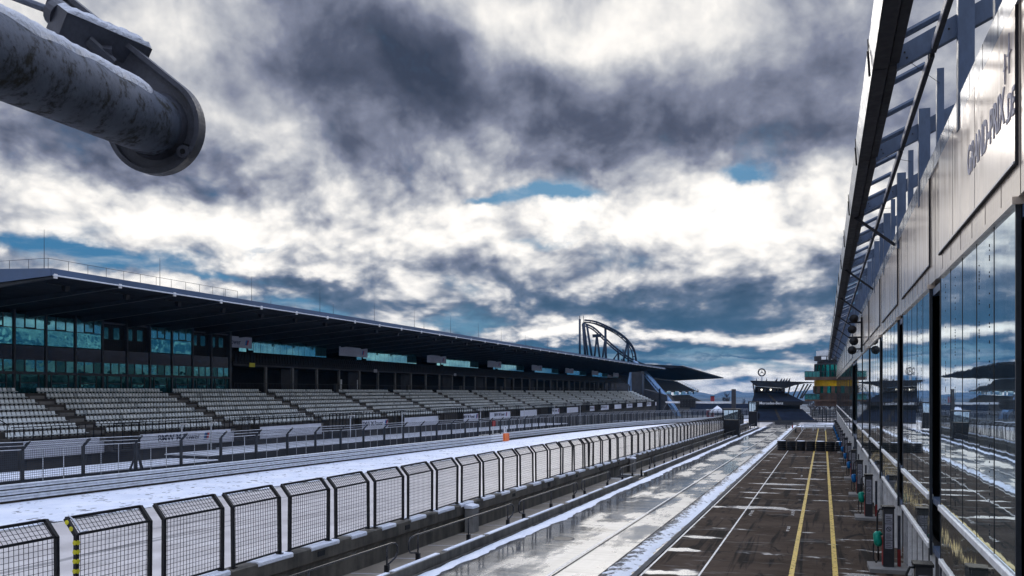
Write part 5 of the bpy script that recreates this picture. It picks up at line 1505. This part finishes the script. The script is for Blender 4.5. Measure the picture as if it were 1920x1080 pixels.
# ragged blob edges: warped coordinates
wc = t.sep(warp.outputs['Color'])
wn = t.new('ShaderNodeTexNoise', noise_dimensions='2D'); t.put(wn.inputs['Vector'], vec); wn.inputs['Scale'].default_value = 11; wn.inputs['Detail'].default_value = 7; wn.inputs['Roughness'].default_value = .6
wc2 = t.sep(wn.outputs['Color'])
az_w = t.math('ADD', az, t.math('ADD', t.math('MULTIPLY', t.math('SUBTRACT', wc[0], .5), .16), t.math('MULTIPLY', t.math('SUBTRACT', wc2[0], .5), .09)))
el_w = t.math('ADD', el, t.math('ADD', t.math('MULTIPLY', t.math('SUBTRACT', wc[1], .5), .07), t.math('MULTIPLY', t.math('SUBTRACT', wc2[1], .5), .05)))
def total(lst):
    s = None
    for b_ in lst:
        v = blob(*b_); s = v if s is None else t.math('ADD', s, v)
    return s
BRIGHT = [(120, 230, 330, 120, -.10), (960, 25, 170, 70, .30), (1150, 75, 130, 45, .26), (480, 265, 120, 65, .34), (840, 275, 130, 50, .32), (560, 385, 330, 50, .26), (1080, 430, 420, 70, .36), (1480, 400, 190, 70, .30), (330, 440, 300, 45, .24), (120, 400, 160, 40, .18), (900, 545, 250, 26, .24),
          (1300, 618, 330, 14, .34), (1040, 628, 120, 16, .34), (1330, 718, 220, 12, .36), (330, 20, 180, 110, .12), (650, 500, 70, 14, .25),
          (1000, 195, 340, 110, -.32), (700, 110, 180, 80, -.20), (1430, 195, 250, 120, -.24), (430, 345, 170, 60, -.22), (80, 290, 220, 90, -.20), (1250, 265, 200, 45, -.14), (1250, 572, 420, 26, -.50), (560, 525, 260, 26, -.40), (800, 420, 110, 22, -.16), (1600, 120, 200, 120, -.08), (1150, 662, 500, 20, -.50), (30, 90, 200, 120, .05)]
HOLE = [(1020, 372, 130, 18, -.75), (1385, 347, 45, 16, -.62), (900, 375, 60, 10, -.4), (1350, 400, 24, 12, -.5), (110, 482, 150, 18, -.6), (330, 515, 120, 14, -.5), (520, 455, 60, 9, -.5), (700, 590, 300, 22, -.5), (1000, 470, 60, 9, -.35), (1330, 570, 330, 24, -.10), (1250, 668, 430, 22, -.40), (1180, 650, 160, 5, .25), (1420, 668, 130, 5, .3), (1330, 690, 120, 5, .2), (760, 520, 140, 20, -.35),
        (1480, 690, 120, 16, -.5), (1250, 735, 500, 10, .2), (1300, 618, 330, 13, .42), (1330, 718, 220, 12, .3)]
def shift(v, d):
    q = t.new('ShaderNodeVectorMath', operation='ADD'); t.put(q.inputs[0], v); q.inputs[1].default_value = d; return q.outputs[0]
def puff(v, sc_, det=3.0):       # rounded billows
    n = t.new('ShaderNodeTexVoronoi', voronoi_dimensions='2D'); n.feature = 'SMOOTH_F1'; t.put(n.inputs['Vector'], v); n.inputs['Scale'].default_value = sc_
    n.inputs['Detail'].default_value = det; n.inputs['Roughness'].default_value = .55; n.inputs['Lacunarity'].default_value = 2.3; n.inputs['Smoothness'].default_value = .6
    try: n.normalize = True
    except Exception: pass
    return t.math('SUBTRACT', .42, n.outputs['Distance'])
fw = t.new('ShaderNodeVectorMath', operation='MULTIPLY_ADD'); t.put(fw.inputs[0], wn.outputs['Color']); fw.inputs[1].default_value = (.020, .020, 0); t.put(fw.inputs[2], vecw)
pv_ = fw.outputs[0]
p1 = puff(pv_, 7.0, 3.5); p1u = puff(shift(pv_, (.008, .024, 0)), 7.0, 3.5)
lit = t.math('SUBTRACT', p1, p1u)
low = t.step(elp, .15, .34, 1.0, .30)        # billows stand out near the horizon, soft sheets above
shape = t.math('ADD', t.math('MULTIPLY', t.math('SUBTRACT', n1, .5), 1.3), t.math('MULTIPLY', p1, .9))
br = t.math('ADD', t.math('MULTIPLY', t.math('SUBTRACT', n2, .5), 1.0), t.math('MULTIPLY', t.math('SUBTRACT', n1, .5), .6))
br = t.math('ADD', br, t.math('MULTIPLY', low, t.math('ADD', t.math('MULTIPLY', p1, .85), t.math('MULTIPLY', lit, 1.8))))
br = t.math('ADD', br, t.math('MULTIPLY', t.math('MULTIPLY', t.math('SUBTRACT', n3, .5), t.math('ADD', low, .2)), .36))
br = t.math('ADD', br, t.math('ADD', total(BRIGHT), .485))
cr = t.new('ShaderNodeValToRGB'); t.put(cr.inputs[0], br)
cr.color_ramp.elements[0].position = .0; cr.color_ramp.elements[0].color = (.040, .052, .085, 1)
cr.color_ramp.elements[1].position = 1.08 if False else 1.0; cr.color_ramp.elements[1].color = (.98, .95, .91, 1)
for p_, c_ in ((.22, (.085, .10, .150)), (.42, (.20, .22, .295)), (.60, (.42, .435, .48)), (.78, (.72, .71, .70)), (.90, (.90, .87, .83))):
    e = cr.color_ramp.elements.new(p_); e.color = c_ + (1,)
cov = t.math('ADD', t.math('ADD', shape, t.math('MULTIPLY', t.math('SUBTRACT', n3, .5), .4)), t.math('ADD', total(HOLE), .50))
covm = t.step(cov, -.12, .46)
skyc = t.vmul(sky.outputs[0], (.055, .085, .105))
blue = t.mix(.85, skyc, (.010, .105, .24))
blue = t.mix(t.step(elp, .0, .16), t.mix(.5, blue, (.022, .125, .270)), blue)
lowt = t.step(elp, .02, .20)
cloudc = t.mix(lowt, t.mix(t.step(br, .35, .75), (.040, .112, .195), cr.outputs[0]), cr.outputs[0])
wisp = t.noise(shift(t.vmul(vecw, (1, 2.2, 1)), (5, 3, 0)), 9.0, 5, .6)
blue = t.mix(t.step(wisp, .45, .75, 0, .55), blue, (.45, .52, .60))
out = t.mix(covm, blue, cloudc)
# unseen sky overhead and behind, boosted as added fill light
zen = t.step(elp, .50, 1.1, 1.0, 3.0)
back = t.step(sy, -.2, .35, 1.4, 1.0)
out = t.mix(t.step(elp, .45, .9, 0.0, 1.0), out, t.vmul(out, (.91, .99, 1.12)))
sc_ = t.new('ShaderNodeVectorMath', operation='SCALE'); t.put(sc_.inputs[0], out); t.put(sc_.inputs['Scale'], t.math('MULTIPLY', t.math('MULTIPLY', zen, back), 10.0))
t.put(bg.inputs['Color'], sc_.outputs[0]); bg.inputs['Strength'].default_value = .1

sun = bpy.data.lights.new('sun', 'SUN'); sun.energy = .32; sun.angle = R(18); sun.color = (1, .95, .88)
so = bpy.data.objects.new('sun', sun); col.objects.link(so)
sd = Vector((math.sin(SUN_AZ) * math.cos(SUN_EL), math.cos(SUN_AZ) * math.cos(SUN_EL), math.sin(SUN_EL)))
so.rotation_euler = (-sd).to_track_quat('-Z', 'Y').to_euler(); so.location = (0, -5, 40)

# ================================================================== CAMERA, RENDER
cam = bpy.data.cameras.new('camera'); co_ = bpy.data.objects.new('camera', cam); col.objects.link(co_)
co_.location = (0, 0, H); co_.rotation_euler = (R(90), 0, TH)
cam.sensor_width = 36; cam.lens = 36 * F / 1920; cam.shift_y = (735 - 540) / 1920; cam.clip_end = 20000; cam.clip_start = .05
sc.camera = co_
sc.view_settings.view_transform = 'Standard'; sc.view_settings.look = 'None'; sc.view_settings.gamma = 1.0; sc.view_settings.exposure = 0.18
sc.view_settings.use_curve_mapping = False
sc.render.engine = 'CYCLES'; sc.cycles.transparent_max_bounces = 24; sc.cycles.max_bounces = 6; sc.cycles.use_denoising = True
